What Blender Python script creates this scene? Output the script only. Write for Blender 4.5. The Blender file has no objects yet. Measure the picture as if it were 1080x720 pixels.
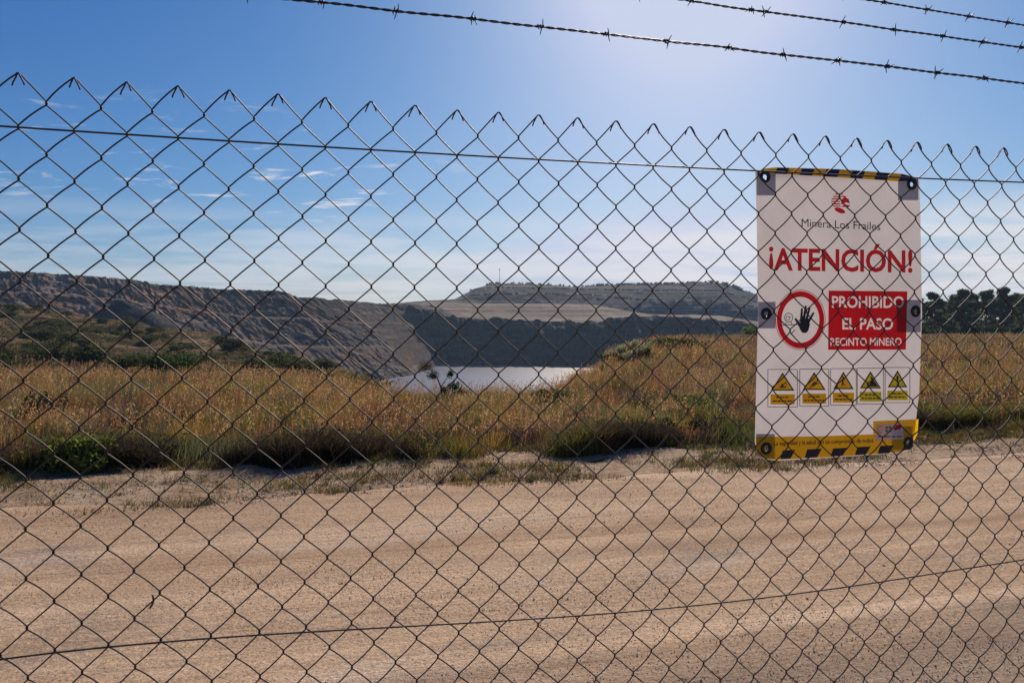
import bpy, bmesh, math, random
import numpy as np

# ------------------------------------------------------------------ camera, sky, sun, exposure
scene = bpy.context.scene
COL = scene.collection
RES_F = 720.0            # focal length in photo pixels (photo is 1080 wide)
EYE = 1.56
PITCH = 0.028            # camera looks down by this much

cam_data = bpy.data.cameras.new("camera")
cam_data.sensor_width = 36.0
cam_data.lens = 36.0 * RES_F / 1080.0
cam_data.clip_start = 0.05
cam_data.clip_end = 6000
cam = bpy.data.objects.new("camera", cam_data)
COL.objects.link(cam)
cam.location = (0, 0, EYE)
cam.rotation_euler = (math.pi / 2 - PITCH, 0, 0)
scene.camera = cam

SUN_AZ = math.radians(14.5)      # to the right of straight ahead
SUN_EL = math.radians(35.0)

world = bpy.data.worlds.new("World")
scene.world = world
world.use_nodes = True
wn, wl = world.node_tree.nodes, world.node_tree.links
wn.clear()
w_out = wn.new("ShaderNodeOutputWorld")
sky = wn.new("ShaderNodeTexSky")
sky.sky_type = 'NISHITA'
sky.sun_disc = False
sky.sun_elevation = SUN_EL
sky.sun_rotation = SUN_AZ
sky.altitude = 50
sky.air_density = 1.0
sky.dust_density = 0.8
sky.ozone_density = 1.0
bg = wn.new("ShaderNodeBackground")
bg.inputs['Strength'].default_value = 0.1
# the photograph's deep, contrasty blue: a film-like curve on each channel of the sky's own light
sk_sep = wn.new("ShaderNodeSeparateColor"); wl.new(sky.outputs[0], sk_sep.inputs[0])
sk_cmb = wn.new("ShaderNodeCombineColor"); wl.new(sk_cmb.outputs[0], bg.inputs['Color'])
for ch, (gm, gain, cap) in enumerate(((1.70, .455, 5.2), (1.23, .515, 5.75), (.84, .66, 7.4))):
    prev = sk_sep.outputs[ch]
    for op, val in (('MULTIPLY', .1), ('POWER', gm), ('MULTIPLY', gain * 10), ('MINIMUM', cap)):
        nn = wn.new("ShaderNodeMath"); nn.operation = op; nn.inputs[1].default_value = val
        wl.new(prev, nn.inputs[0]); prev = nn.outputs[0]
    wl.new(prev, sk_cmb.inputs[ch])
# thin clouds, laid on a plane high above (direction / height), so they flatten towards the horizon
tc = wn.new("ShaderNodeTexCoord")
sep = wn.new("ShaderNodeSeparateXYZ"); wl.new(tc.outputs['Generated'], sep.inputs[0])


def wmath(op, a, b=None, clamp=False):
    n = wn.new("ShaderNodeMath"); n.operation = op; n.use_clamp = clamp
    for k, v in ((0, a), (1, b)):
        if v is None:
            continue
        if isinstance(v, (int, float)):
            n.inputs[k].default_value = v
        else:
            wl.new(v, n.inputs[k])
    return n.outputs[0]


def wramp(v, stops):
    r = wn.new("ShaderNodeValToRGB"); wl.new(v, r.inputs[0])
    cr = r.color_ramp; cr.interpolation = 'EASE'
    while len(cr.elements) < len(stops):
        cr.elements.new(0.5)
    for e, (p, c) in zip(cr.elements, stops):
        e.position = p; e.color = (c, c, c, 1)
    return r.outputs[0]


zz = wmath('ADD', wmath('MAXIMUM', sep.outputs['Z'], 0.0), 0.06)
cx_, cy_ = wmath('DIVIDE', sep.outputs['X'], zz), wmath('DIVIDE', sep.outputs['Y'], zz)


def cloud_noise(sx, sy, rot, scale, detail, off, dist=0.4):
    cmb = wn.new("ShaderNodeCombineXYZ"); wl.new(cx_, cmb.inputs[0]); wl.new(cy_, cmb.inputs[1])
    mp = wn.new("ShaderNodeMapping"); wl.new(cmb.outputs[0], mp.inputs[0])
    mp.inputs['Rotation'].default_value = (0, 0, rot)
    mp.inputs['Scale'].default_value = (sx, sy, 1)
    mp.inputs['Location'].default_value = off
    nz = wn.new("ShaderNodeTexNoise"); wl.new(mp.outputs[0], nz.inputs['Vector'])
    nz.inputs['Scale'].default_value = scale; nz.inputs['Detail'].default_value = detail
    nz.inputs['Roughness'].default_value = 0.62; nz.inputs['Distortion'].default_value = dist
    return nz.outputs[0]


hz = sep.outputs['Z']
low_band = wramp(hz, [(0.0, 0.7), (0.06, 1.0), (0.11, 0.75), (0.17, 0.0)])
side = wramp(wmath('ADD', wmath('MULTIPLY', sep.outputs['X'], 0.8), 0.5), [(0.02, 0.35), (0.45, 0.6), (0.75, 1.0)])
c_low = wramp(cloud_noise(1.0, 1.6, 0.35, 0.55, 8, (3.1, 1.7, 0)), [(0.34, 0.0), (0.60, 1.0)])
c_low = wmath('MULTIPLY', wmath('MULTIPLY', c_low, low_band), side)
streak_band = wramp(hz, [(0.12, 0.0), (0.17, 0.9), (0.24, 0.8), (0.30, 0.0)])
left_only = wramp(wmath('ADD', sep.outputs['X'], 0.5), [(0.0, 0.7), (0.2, 1.0), (0.45, 0.15), (1.0, 0.0)])
c_st = wramp(cloud_noise(0.9, 1.7, -0.5, 2.3, 9, (2.4, 5.2, 0), 0.5), [(0.56, 0.0), (0.70, 1.0)])
c_st = wmath('MULTIPLY', wmath('MULTIPLY', c_st, streak_band), left_only)
c_all = wmath('MAXIMUM', wmath('MULTIPLY', c_low, 1.0), wmath('MULTIPLY', c_st, 1.0), True)
bgc = wn.new("ShaderNodeBackground")
bgc.inputs['Color'].default_value = (0.93, 0.90, 0.92, 1)
bgc.inputs['Strength'].default_value = 0.80
mixw = wn.new("ShaderNodeMixShader")
wl.new(c_all, mixw.inputs[0]); wl.new(bg.outputs[0], mixw.inputs[1]); wl.new(bgc.outputs[0], mixw.inputs[2])
wl.new(mixw.outputs[0], w_out.inputs[0])

sun_data = bpy.data.lights.new("sun", 'SUN')
sun_data.energy = 4.8
sun_data.angle = math.radians(0.5)
sun_data.color = (1.0, 0.87, 0.70)
sun = bpy.data.objects.new("sun", sun_data)
COL.objects.link(sun)
SUN_DIR = np.array([math.sin(SUN_AZ) * math.cos(SUN_EL), math.cos(SUN_AZ) * math.cos(SUN_EL), math.sin(SUN_EL)])
sun.rotation_euler = (math.pi / 2 - SUN_EL, 0, math.pi - SUN_AZ)
sun.location = tuple(SUN_DIR * 60)

scene.view_settings.view_transform = 'Standard'
scene.view_settings.look = 'None'
scene.view_settings.exposure = 0.2
scene.view_settings.gamma = 1.0
scene.render.engine = 'CYCLES'
cy = scene.cycles
cy.use_denoising = True
cy.max_bounces = 6
cy.diffuse_bounces = 3
cy.glossy_bounces = 2
cy.transmission_bounces = 4
cy.volume_bounces = 0
cy.transparent_max_bounces = 8
cy.caustics_reflective = False
cy.caustics_refractive = False

rng = np.random.default_rng(7)
random.seed(7)

# ------------------------------------------------------------------ helpers
cP, sP = math.cos(PITCH), math.sin(PITCH)


def ray(u, v):
    """world direction through photo pixel (u, v)"""
    a = (np.asarray(u, float) - 540) / RES_F
    b = -(np.asarray(v, float) - 360) / RES_F
    return a, cP + sP * b, cP * b - sP


def at_depth(u, v, Y):
    a, dy, dz = ray(u, v)
    t = Y / dy
    return np.stack([a * t, np.broadcast_to(Y, np.shape(t)) * 1.0, EYE + dz * t], -1)


def z_at(v, Y):
    return EYE + (340.0 - v) / RES_F * Y


PHI = 0.24255
FD = np.array([math.cos(PHI), math.sin(PHI)])     # along the fence
FN = np.array([-math.sin(PHI), math.cos(PHI)])    # away from the camera
FDIST = 1.32


def fence_lz(u, v, off=0.0):
    a, dy, dz = ray(u, v)
    t = (FDIST + off) / (FN[0] * a + FN[1] * dy)
    return t * (a * FD[0] + dy * FD[1]), EYE + t * dz


def fence_xyz(l, z, off=0.0):
    l, z, off = np.broadcast_arrays(np.asarray(l, float), np.asarray(z, float), np.asarray(off, float))
    d = FDIST + off
    return np.stack([l * FD[0] + d * FN[0], l * FD[1] + d * FN[1], z], -1)


def tag(o, label=None, cat=None, group=None, kind=None):
    if label: o['label'] = label
    if cat: o['category'] = cat
    if group: o['group'] = group
    if kind: o['kind'] = kind
    return o


def thing(name, loc, label, cat, group=None):
    o = bpy.data.objects.new(name, None)
    o.empty_display_size = 0.2
    COL.objects.link(o)
    o.location = loc
    return tag(o, label, cat, group)


def link(name, me, mat=None, parent=None):
    o = bpy.data.objects.new(name, me)
    COL.objects.link(o)
    if mat is not None:
        me.materials.append(mat)
    if parent is not None:
        o.parent = parent
    return o


def np_mesh(name, V, faces, smooth=True, attrs=None):
    """faces: list of (n,k) int arrays"""
    me = bpy.data.meshes.new(name)
    V = np.asarray(V, np.float32).reshape(-1, 3)
    me.vertices.add(len(V)); me.vertices.foreach_set("co", V.ravel())
    idx = np.concatenate([f.ravel() for f in faces]).astype(np.int32)
    sizes = np.concatenate([np.full(len(f), f.shape[1], np.int32) for f in faces])
    starts = np.concatenate([[0], np.cumsum(sizes)[:-1]]).astype(np.int32)
    me.loops.add(len(idx)); me.loops.foreach_set("vertex_index", idx)
    me.polygons.add(len(sizes)); me.polygons.foreach_set("loop_start", starts)
    me.polygons.foreach_set("loop_total", sizes)
    me.polygons.foreach_set("use_smooth", np.full(len(sizes), smooth, bool))
    for an, av in (attrs or {}).items():
        at = me.attributes.new(an, 'FLOAT_COLOR', 'POINT')
        av = np.asarray(av, np.float32)
        if av.shape[1] == 3:
            av = np.concatenate([av, np.ones((len(av), 1), np.float32)], 1)
        at.data.foreach_set("color", av.ravel())
    me.update(calc_edges=True)
    return me


def grid_faces(nr, nc):
    i = np.arange(nr - 1)[:, None] * nc + np.arange(nc - 1)[None, :]
    i = i.ravel()
    return np.stack([i, i + 1, i + nc + 1, i + nc], 1)


def tubes(paths, radius, sides=5, ref=None, caps=True):
    """paths (P,N,3) -> V, faces; radius scalar or (N,) or (P,N)"""
    P = np.asarray(paths, float)
    if P.ndim == 2: P = P[None]
    n_p, n, _ = P.shape
    T = np.gradient(P, axis=1)
    T /= np.linalg.norm(T, axis=2, keepdims=True) + 1e-12
    if ref is None:
        ref = np.array([0.31, 0.87, 0.12])
    S = np.cross(T, np.asarray(ref, float)); S /= np.linalg.norm(S, axis=2, keepdims=True) + 1e-9
    U = np.cross(S, T)
    ang = np.arange(sides) / sides * 2 * np.pi
    R = np.broadcast_to(np.asarray(radius, float), (n_p, n))[:, :, None, None]
    V = P[:, :, None, :] + R * (np.cos(ang)[None, None, :, None] * S[:, :, None, :] + np.sin(ang)[None, None, :, None] * U[:, :, None, :])
    base = np.arange(n_p)[:, None, None] * n * sides + np.arange(n - 1)[None, :, None] * sides
    k = np.arange(sides)[None, None, :]; k2 = (k + 1) % sides
    F = np.stack([base + k, base + k2, base + k2 + sides, base + k + sides], -1).reshape(-1, 4)
    faces = [F]
    if caps:
        b0 = np.arange(n_p)[:, None] * n * sides
        faces.append(b0 + np.arange(sides)[None, ::-1])
        faces.append(b0 + (n - 1) * sides + np.arange(sides)[None, :])
    return V.reshape(-1, 3), faces


class MB:
    """collect pieces into one mesh"""
    def __init__(s): s.V = []; s.F = []; s.n = 0; s.C = []
    def add(s, V, faces, col=None):
        V = np.asarray(V, float).reshape(-1, 3)
        s.V.append(V); s.F += [np.asarray(f) + s.n for f in faces]; s.n += len(V)
        s.C.append(np.broadcast_to(np.asarray(col if col is not None else (1, 1, 1), float), (len(V), 3)))
        return s
    def build(s, name, mat=None, parent=None, smooth=True, tint=False):
        me = np_mesh(name, np.concatenate(s.V), s.F, smooth, {'tint': np.concatenate(s.C)} if tint else None)
        return link(name, me, mat, parent)


def vnoise(x, y, seed=0):
    """smooth value noise, vectorised"""
    x = np.asarray(x, float); y = np.asarray(y, float)
    xi, yi = np.floor(x).astype(np.int64), np.floor(y).astype(np.int64)
    fx, fy = x - xi, y - yi
    fx = fx * fx * (3 - 2 * fx); fy = fy * fy * (3 - 2 * fy)
    def h(a, b):
        n = (a * 374761393 + b * 668265263 + seed * 982451653) & 0xffffffff
        n = ((n ^ (n >> 13)) * 1274126177) & 0xffffffff
        return ((n ^ (n >> 16)) & 0xffff) / 65535.0 * 2 - 1
    return (h(xi, yi) * (1 - fx) + h(xi + 1, yi) * fx) * (1 - fy) + (h(xi, yi + 1) * (1 - fx) + h(xi + 1, yi + 1) * fx) * fy


def fbm(x, y, oct=4, seed=0):
    r = 0; a = 1
    for k in range(oct):
        r = r + a * vnoise(x * 2 ** k, y * 2 ** k, seed + k); a *= 0.5
    return r


# ------------------------------------------------------------------ materials
def new_mat(name):
    m = bpy.data.materials.new(name); m.use_nodes = True
    return m, m.node_tree.nodes, m.node_tree.links, m.node_tree.nodes['Principled BSDF']


def plain(name, col, rough=0.6, metal=0.0, spec=0.4, var=0.12, scale=40):
    m, n, l, p = new_mat(name)
    p.inputs['Roughness'].default_value = rough
    p.inputs['Metallic'].default_value = metal
    p.inputs['Specular IOR Level'].default_value = spec
    geo = n.new("ShaderNodeNewGeometry")
    nz = n.new("ShaderNodeTexNoise"); nz.inputs['Scale'].default_value = scale; nz.inputs['Detail'].default_value = 4
    l.new(geo.outputs['Position'], nz.inputs['Vector'])
    r = n.new("ShaderNodeValToRGB"); l.new(nz.outputs[0], r.inputs[0])
    c = np.array(col)
    r.color_ramp.elements[0].position = 0.3; r.color_ramp.elements[1].position = 0.7
    r.color_ramp.elements[0].color = (*np.clip(c * (1 - var), 0, 1), 1)
    r.color_ramp.elements[1].color = (*np.clip(c * (1 + var), 0, 1), 1)
    l.new(r.outputs[0], p.inputs['Base Color'])
    return m


def noise_node(n, l, vec, scale, detail=6, rough=0.6, dist=0.0):
    nz = n.new("ShaderNodeTexNoise")
    nz.inputs['Scale'].default_value = scale; nz.inputs['Detail'].default_value = detail
    nz.inputs['Roughness'].default_value = rough; nz.inputs['Distortion'].default_value = dist
    l.new(vec, nz.inputs['Vector'])
    return nz.outputs[0]


def ramp_node(n, l, v, stops, interp='LINEAR'):
    r = n.new("ShaderNodeValToRGB"); l.new(v, r.inputs[0]); cr = r.color_ramp; cr.interpolation = interp
    while len(cr.elements) < len(stops): cr.elements.new(0.5)
    for e, (p, c) in zip(cr.elements, stops):
        e.position = p; e.color = (*c, 1) if not np.isscalar(c) else (c, c, c, 1)
    return r.outputs[0]


def mix_node(n, l, fac, a, b, mode='MIX'):
    m = n.new("ShaderNodeMix"); m.data_type = 'RGBA'; m.blend_type = mode
    for sock, v in ((m.inputs[0], fac), (m.inputs[6], a), (m.inputs[7], b)):
        if isinstance(v, (int, float)): sock.default_value = v
        elif isinstance(v, tuple): sock.default_value = (*v, 1)
        else: l.new(v, sock)
    return m.outputs[2]


def map_node(n, l, vec, scale=(1, 1, 1), rot=(0, 0, 0), loc=(0, 0, 0)):
    mp = n.new("ShaderNodeMapping"); l.new(vec, mp.inputs[0])
    mp.inputs['Scale'].default_value = scale; mp.inputs['Rotation'].default_value = rot; mp.inputs['Location'].default_value = loc
    return mp.outputs[0]


def bump_node(n, l, p, height, strength, dist):
    b = n.new("ShaderNodeBump"); b.inputs['Strength'].default_value = strength; b.inputs['Distance'].default_value = dist
    l.new(height, b.inputs['Height']); l.new(b.outputs[0], p.inputs['Normal'])
    return b


def leaf_mat(name, trans=0.45, use_tint=True, col=(0.06, 0.08, 0.03), rough=0.7):
    """diffuse + light coming through; colour from the plant's own tint attribute"""
    m, n, l, p = new_mat(name)
    n.remove(p)
    out = n['Material Output']
    d = n.new("ShaderNodeBsdfDiffuse"); t = n.new("ShaderNodeBsdfTranslucent"); mx = n.new("ShaderNodeMixShader")
    mx.inputs[0].default_value = trans
    if use_tint:
        at = n.new("ShaderNodeAttribute"); at.attribute_name = 'tint'
        l.new(at.outputs['Color'], d.inputs[0]); l.new(at.outputs['Color'], t.inputs[0])
    else:
        d.inputs[0].default_value = (*col, 1); t.inputs[0].default_value = (*col, 1)
    l.new(d.outputs[0], mx.inputs[1]); l.new(t.outputs[0], mx.inputs[2]); l.new(mx.outputs[0], out.inputs[0])
    return m


def sheet_mat(name, col, trans=0.5, var=0.05, scale=25):
    """vinyl or printed film: light from behind comes through"""
    m, n, l, p = new_mat(name)
    out = n['Material Output']
    geo = n.new("ShaderNodeNewGeometry")
    nz = noise_node(n, l, geo.outputs['Position'], scale, 5, 0.6)
    c = np.array(col)
    cc = ramp_node(n, l, nz, [(0.3, tuple(np.clip(c * (1 - var), 0, 1))), (0.7, tuple(np.clip(c * (1 + var), 0, 1)))])
    l.new(cc, p.inputs['Base Color'])
    p.inputs['Roughness'].default_value = 0.45; p.inputs['Specular IOR Level'].default_value = 0.3
    t = n.new("ShaderNodeBsdfTranslucent"); l.new(cc, t.inputs[0])
    mx = n.new("ShaderNodeMixShader"); mx.inputs[0].default_value = trans
    l.new(p.outputs[0], mx.inputs[1]); l.new(t.outputs[0], mx.inputs[2]); l.new(mx.outputs[0], out.inputs[0])
    return m


def rock_mat(name, base, alt, rust, pale, scale=0.05, bump=1.2, band=0.0):
    m, n, l, p = new_mat(name)
    p.inputs['Roughness'].default_value = 0.95; p.inputs['Specular IOR Level'].default_value = 0.1
    pos = n.new("ShaderNodeNewGeometry").outputs['Position']
    a = noise_node(n, l, pos, scale, 8, 0.65, 0.6)
    c = ramp_node(n, l, a, [(0.36, base), (0.62, alt)])
    b = noise_node(n, l, map_node(n, l, pos, (1, 1, 2.5), loc=(40, 10, 3)), scale * 0.55, 6, 0.6, 0.8)
    c = mix_node(n, l, ramp_node(n, l, b, [(0.53, 0.0), (0.62, 0.85)]), c, rust)
    # beds dipping down to the right along the pit side
    s = noise_node(n, l, map_node(n, l, pos, (0.25, 0.06, 1.6), rot=(0.05, 0.45, 0.3)), scale * 3.0, 7, 0.65, 0.3)
    c = mix_node(n, l, ramp_node(n, l, s, [(0.52, 0.0), (0.64, 0.8)]), c, pale)
    lg = noise_node(n, l, map_node(n, l, pos, (0.02, 0.02, 0.5), loc=(5, 2, 8)), 1.0, 5, 0.6)
    c = mix_node(n, l, ramp_node(n, l, lg, [(0.54, 0.0), (0.62, 0.7)]), c, base)
    d = noise_node(n, l, map_node(n, l, pos, (1.0, 1.0, 0.25)), scale * 8, 8, 0.7)
    c = mix_node(n, l, 0.8, c, ramp_node(n, l, d, [(0.34, (0.30, 0.30, 0.31)), (0.66, (1.7, 1.65, 1.6))]), 'MULTIPLY')
    d2 = noise_node(n, l, map_node(n, l, pos, (1.0, 1.0, 0.5), loc=(3, 7, 1)), scale * 3.2, 10, 0.78, 0.5)
    c = mix_node(n, l, 0.75, c, ramp_node(n, l, d2, [(0.38, (0.35, 0.34, 0.34)), (0.5, (1.0, 1.0, 1.0)), (0.62, (1.9, 1.8, 1.7))]), 'MULTIPLY')
    if band:
        sx = n.new("ShaderNodeSeparateXYZ"); l.new(pos, sx.inputs[0])
        wv = noise_node(n, l, map_node(n, l, pos, (0.006, 0.012, 0.65)), 1.0, 4, 0.55)
        c = mix_node(n, l, ramp_node(n, l, wv, [(0.50, 0.0), (0.58, band)]), c, pale)
    if name == "quarry_rock":      # shade put into the rock colour, deepening towards the head of the pit
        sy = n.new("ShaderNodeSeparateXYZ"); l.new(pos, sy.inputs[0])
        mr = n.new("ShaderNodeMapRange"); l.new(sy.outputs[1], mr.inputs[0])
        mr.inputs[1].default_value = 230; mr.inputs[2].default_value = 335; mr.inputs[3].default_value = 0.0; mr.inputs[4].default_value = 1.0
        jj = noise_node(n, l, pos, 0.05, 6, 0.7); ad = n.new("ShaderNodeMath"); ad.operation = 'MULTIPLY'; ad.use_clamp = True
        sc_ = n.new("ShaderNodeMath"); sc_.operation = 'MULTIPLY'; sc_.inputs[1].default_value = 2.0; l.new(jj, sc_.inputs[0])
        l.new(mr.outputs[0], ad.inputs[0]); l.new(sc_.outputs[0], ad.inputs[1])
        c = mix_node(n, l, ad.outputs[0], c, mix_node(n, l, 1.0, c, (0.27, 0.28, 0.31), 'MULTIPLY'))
    l.new(c, p.inputs['Base Color'])
    bump_node(n, l, p, noise_node(n, l, pos, scale * 9, 10, 0.7), 1.0, bump)
    return m


# ground under the grass / field soil
def field_mat():
    m, n, l, p = new_mat("field_soil")
    p.inputs['Roughness'].default_value = 1.0; p.inputs['Specular IOR Level'].default_value = 0.05
    pos = n.new("ShaderNodeNewGeometry").outputs['Position']
    a = noise_node(n, l, pos, 0.16, 8, 0.65, 0.5)
    c = ramp_node(n, l, a, [(0.30, (0.055, 0.058, 0.026)), (0.46, (0.10, 0.082, 0.042)), (0.58, (0.17, 0.12, 0.070)), (0.72, (0.21, 0.15, 0.09))])
    b = noise_node(n, l, pos, 1.7, 8, 0.7)
    c = mix_node(n, l, 0.7, c, ramp_node(n, l, b, [(0.32, (0.4, 0.42, 0.38)), (0.68, (1.4, 1.35, 1.25))]), 'MULTIPLY')
    l.new(c, p.inputs['Base Color'])
    bump_node(n, l, p, noise_node(n, l, pos, 2.2, 10, 0.75), 1.0, 0.5)
    return m


def verge_mat():
    m, n, l, p = new_mat("sandy_verge")
    p.inputs['Roughness'].default_value = 1.0; p.inputs['Specular IOR Level'].default_value = 0.05
    pos = n.new("ShaderNodeNewGeometry").outputs['Position']
    a = noise_node(n, l, pos, 1.6, 8, 0.7, 0.3)
    c = ramp_node(n, l, a, [(0.34, (0.34, 0.235, 0.150)), (0.5, (0.54, 0.385, 0.260)), (0.68, (0.63, 0.48, 0.345))])
    b = noise_node(n, l, pos, 14, 8, 0.7)
    c = mix_node(n, l, 0.6, c, ramp_node(n, l, b, [(0.34, (0.42, 0.40, 0.38)), (0.62, (1.3, 1.3, 1.3))]), 'MULTIPLY')
    l.new(c, p.inputs['Base Color'])
    bump_node(n, l, p, noise_node(n, l, pos, 9, 10, 0.75), 1.0, 0.10)
    return m


def road_mat():
    m, n, l, p = new_mat("packed_sand_road")
    p.inputs['Roughness'].default_value = 0.95; p.inputs['Specular IOR Level'].default_value = 0.15
    pos = n.new("ShaderNodeNewGeometry").outputs['Position']
    al = map_node(n, l, pos, (1, 1, 1), rot=(0, 0, -PHI))       # x runs along the road
    big = noise_node(n, l, map_node(n, l, al, (0.16, 0.9, 1)), 1.0, 6, 0.6, 0.3)
    c = ramp_node(n, l, big, [(0.32, (0.45, 0.310, 0.200)), (0.5, (0.55, 0.388, 0.258)), (0.66, (0.62, 0.462, 0.328))])
    # wheel tracks: long thin streaks along the road
    tr = noise_node(n, l, map_node(n, l, al, (0.13, 6.5, 1), loc=(3, 1, 0)), 1.0, 10, 0.72, 0.15)
    c = mix_node(n, l, 0.6, c, ramp_node(n, l, tr, [(0.36, (0.72, 0.69, 0.66)), (0.60, (1.12, 1.11, 1.10))]), 'MULTIPLY')
    # pale dry dust patches and grey gravel patches
    pt = noise_node(n, l, map_node(n, l, al, (0.35, 1.5, 1), loc=(7.3, 2.2, 0)), 1.0, 5, 0.6, 0.4)
    c = mix_node(n, l, ramp_node(n, l, pt, [(0.58, 0.0), (0.70, 0.75)]), c, (0.58, 0.47, 0.38))
    gy = noise_node(n, l, map_node(n, l, al, (0.5, 1.2, 1), loc=(1.3, 9.4, 0)), 1.0, 5, 0.65, 0.5)
    c = mix_node(n, l, ramp_node(n, l, gy, [(0.55, 0.0), (0.70, 0.6)]), c, (0.26, 0.215, 0.18))
    sq = n.new("ShaderNodeSeparateXYZ"); l.new(al, sq.inputs[0])
    jq = n.new("ShaderNodeMath"); jq.operation = 'ADD'; l.new(sq.outputs[1], jq.inputs[0])
    jn = noise_node(n, l, map_node(n, l, al, (0.9, 1.6, 1), loc=(4, 4, 0)), 1.0, 6, 0.65, 0.5); l.new(jn, jq.inputs[1])
    near = n.new("ShaderNodeMapRange"); l.new(jq.outputs[0], near.inputs[0])
    near.inputs[1].default_value = 3.05; near.inputs[2].default_value = 3.55; near.inputs[3].default_value = 0.75; near.inputs[4].default_value = 0.0
    c = mix_node(n, l, near.outputs[0], c, (0.32, 0.245, 0.185))
    br = noise_node(n, l, map_node(n, l, al, (0.3, 1.1, 1), loc=(8, 3, 0)), 1.0, 6, 0.65, 0.5)
    c = mix_node(n, l, ramp_node(n, l, br, [(0.50, 0.0), (0.66, 0.6)]), c, (0.40, 0.265, 0.165))
    wv2 = noise_node(n, l, map_node(n, l, al, (0.03, 2.4, 1), loc=(1, 6, 0)), 1.0, 3, 0.5, 0.1)
    c = mix_node(n, l, 0.7, c, ramp_node(n, l, wv2, [(0.38, (0.80, 0.77, 0.75)), (0.52, (1.0, 1.0, 1.0)), (0.62, (1.12, 1.12, 1.12))]), 'MULTIPLY')
    # fine grains
    g = noise_node(n, l, pos, 55, 6, 0.75)
    c = mix_node(n, l, 0.9, c, ramp_node(n, l, g, [(0.34, (0.50, 0.47, 0.45)), (0.5, (1.0, 1.0, 1.0)), (0.66, (1.3, 1.28, 1.26))]), 'MULTIPLY')
    g2 = noise_node(n, l, pos, 150, 3, 0.7)
    c = mix_node(n, l, 0.8, c, ramp_node(n, l, g2, [(0.36, (0.55, 0.52, 0.50)), (0.5, (1.0, 1.0, 1.0)), (0.64, (1.3, 1.3, 1.3))]), 'MULTIPLY')
    v = n.new("ShaderNodeTexVoronoi"); v.inputs['Scale'].default_value = 38; l.new(pos, v.inputs['Vector'])
    dots = ramp_node(n, l, v.outputs['Distance'], [(0.14, 1.0), (0.28, 0.0)])
    dm = ramp_node(n, l, noise_node(n, l, pos, 2.2, 5, 0.6), [(0.40, 0.15), (0.60, 0.85)])
    dd = n.new("ShaderNodeMath"); dd.operation = 'MULTIPLY'; l.new(dots, dd.inputs[0]); l.new(dm, dd.inputs[1])
    c = mix_node(n, l, dd.outputs[0], c, (0.13, 0.095, 0.075))
    l.new(c, p.inputs['Base Color'])
    hb = n.new("ShaderNodeMath"); hb.operation = 'ADD'
    l.new(noise_node(n, l, pos, 26, 8, 0.75), hb.inputs[0]); l.new(tr, hb.inputs[1])
    bump_node(n, l, p, hb.outputs[0], 0.9, 0.02)
    return m


def slope_mat():
    m, n, l, p = new_mat("scrub_slope_soil")
    p.inputs['Roughness'].default_value = 1.0; p.inputs['Specular IOR Level'].default_value = 0.05
    pos = n.new("ShaderNodeNewGeometry").outputs['Position']
    st = map_node(n, l, pos, (0.07, 0.20, 1.1), rot=(0, 0, .1))
    c = ramp_node(n, l, noise_node(n, l, st, 1.0, 9, 0.7, 0.8), [(0.40, (0.050, 0.045, 0.022)), (0.49, (0.12, 0.095, 0.045)), (0.56, (0.24, 0.165, 0.095)), (0.66, (0.42, 0.29, 0.19))])
    b = noise_node(n, l, pos, 0.9, 9, 0.75)
    c = mix_node(n, l, 0.85, c, ramp_node(n, l, b, [(0.34, (0.30, 0.30, 0.28)), (0.66, (1.5, 1.45, 1.35))]), 'MULTIPLY')
    l.new(c, p.inputs['Base Color'])
    bump_node(n, l, p, noise_node(n, l, pos, 0.8, 10, 0.75), 1.0, 1.2)
    return m


M_FIELD, M_VERGE, M_ROAD, M_SLOPE = field_mat(), verge_mat(), road_mat(), slope_mat()
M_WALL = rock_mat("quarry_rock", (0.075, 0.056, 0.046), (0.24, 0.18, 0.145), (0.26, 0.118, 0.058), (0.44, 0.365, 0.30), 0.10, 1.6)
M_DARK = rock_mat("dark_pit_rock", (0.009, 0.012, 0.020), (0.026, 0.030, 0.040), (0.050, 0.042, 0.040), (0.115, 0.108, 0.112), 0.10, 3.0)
M_TAN = rock_mat("tan_spoil", (0.060, 0.044, 0.032), (0.125, 0.088, 0.060), (0.12, 0.066, 0.038), (0.22, 0.18, 0.14), 0.07, 0.8, 0.95)
M_DUMP = rock_mat("overgrown_dump", (0.019, 0.021, 0.022), (0.042, 0.041, 0.042), (0.030, 0.035, 0.026), (0.15, 0.13, 0.115), 0.09, 1.2, 0.85)
M_HEAP = rock_mat("grey_spoil", (0.045, 0.046, 0.050), (0.095, 0.090, 0.090), (0.075, 0.07, 0.065), (0.13, 0.12, 0.115), 0.3, 0.8)
M_WIRE = plain("weathered_wire", (0.055, 0.042, 0.038), 0.6, 0.35, 0.5, 0.35, 60)
M_BARB = plain("dark_barbed_wire", (0.04, 0.036, 0.04), 0.55, 0.4, 0.5, 0.3, 60)
M_POST = plain("galvanised_post", (0.38, 0.39, 0.40), 0.5, 0.7, 0.5, 0.12, 15)
M_LEAF = leaf_mat("grass_blades", 0.45)
M_TREE = leaf_mat("tree_leaves", 0.45)
M_BARK = plain("bark", (0.09, 0.07, 0.055), 0.95, 0, 0.1, 0.3, 8)

# ------------------------------------------------------------------ field and left slope: one height field
UC = np.array([-900, 0, 100, 200, 300, 350, 400, 450, 500, 560, 620, 650, 690, 740, 800, 1080, 2000.])
YC = np.array([9, 14, 20, 27, 36, 50, 75, 100, 125, 160, 220.])


def colz(near, ys):
    far = [z_at(v, Y) for v, Y in zip(ys, YC[5:])]
    return list(near) + far


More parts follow.
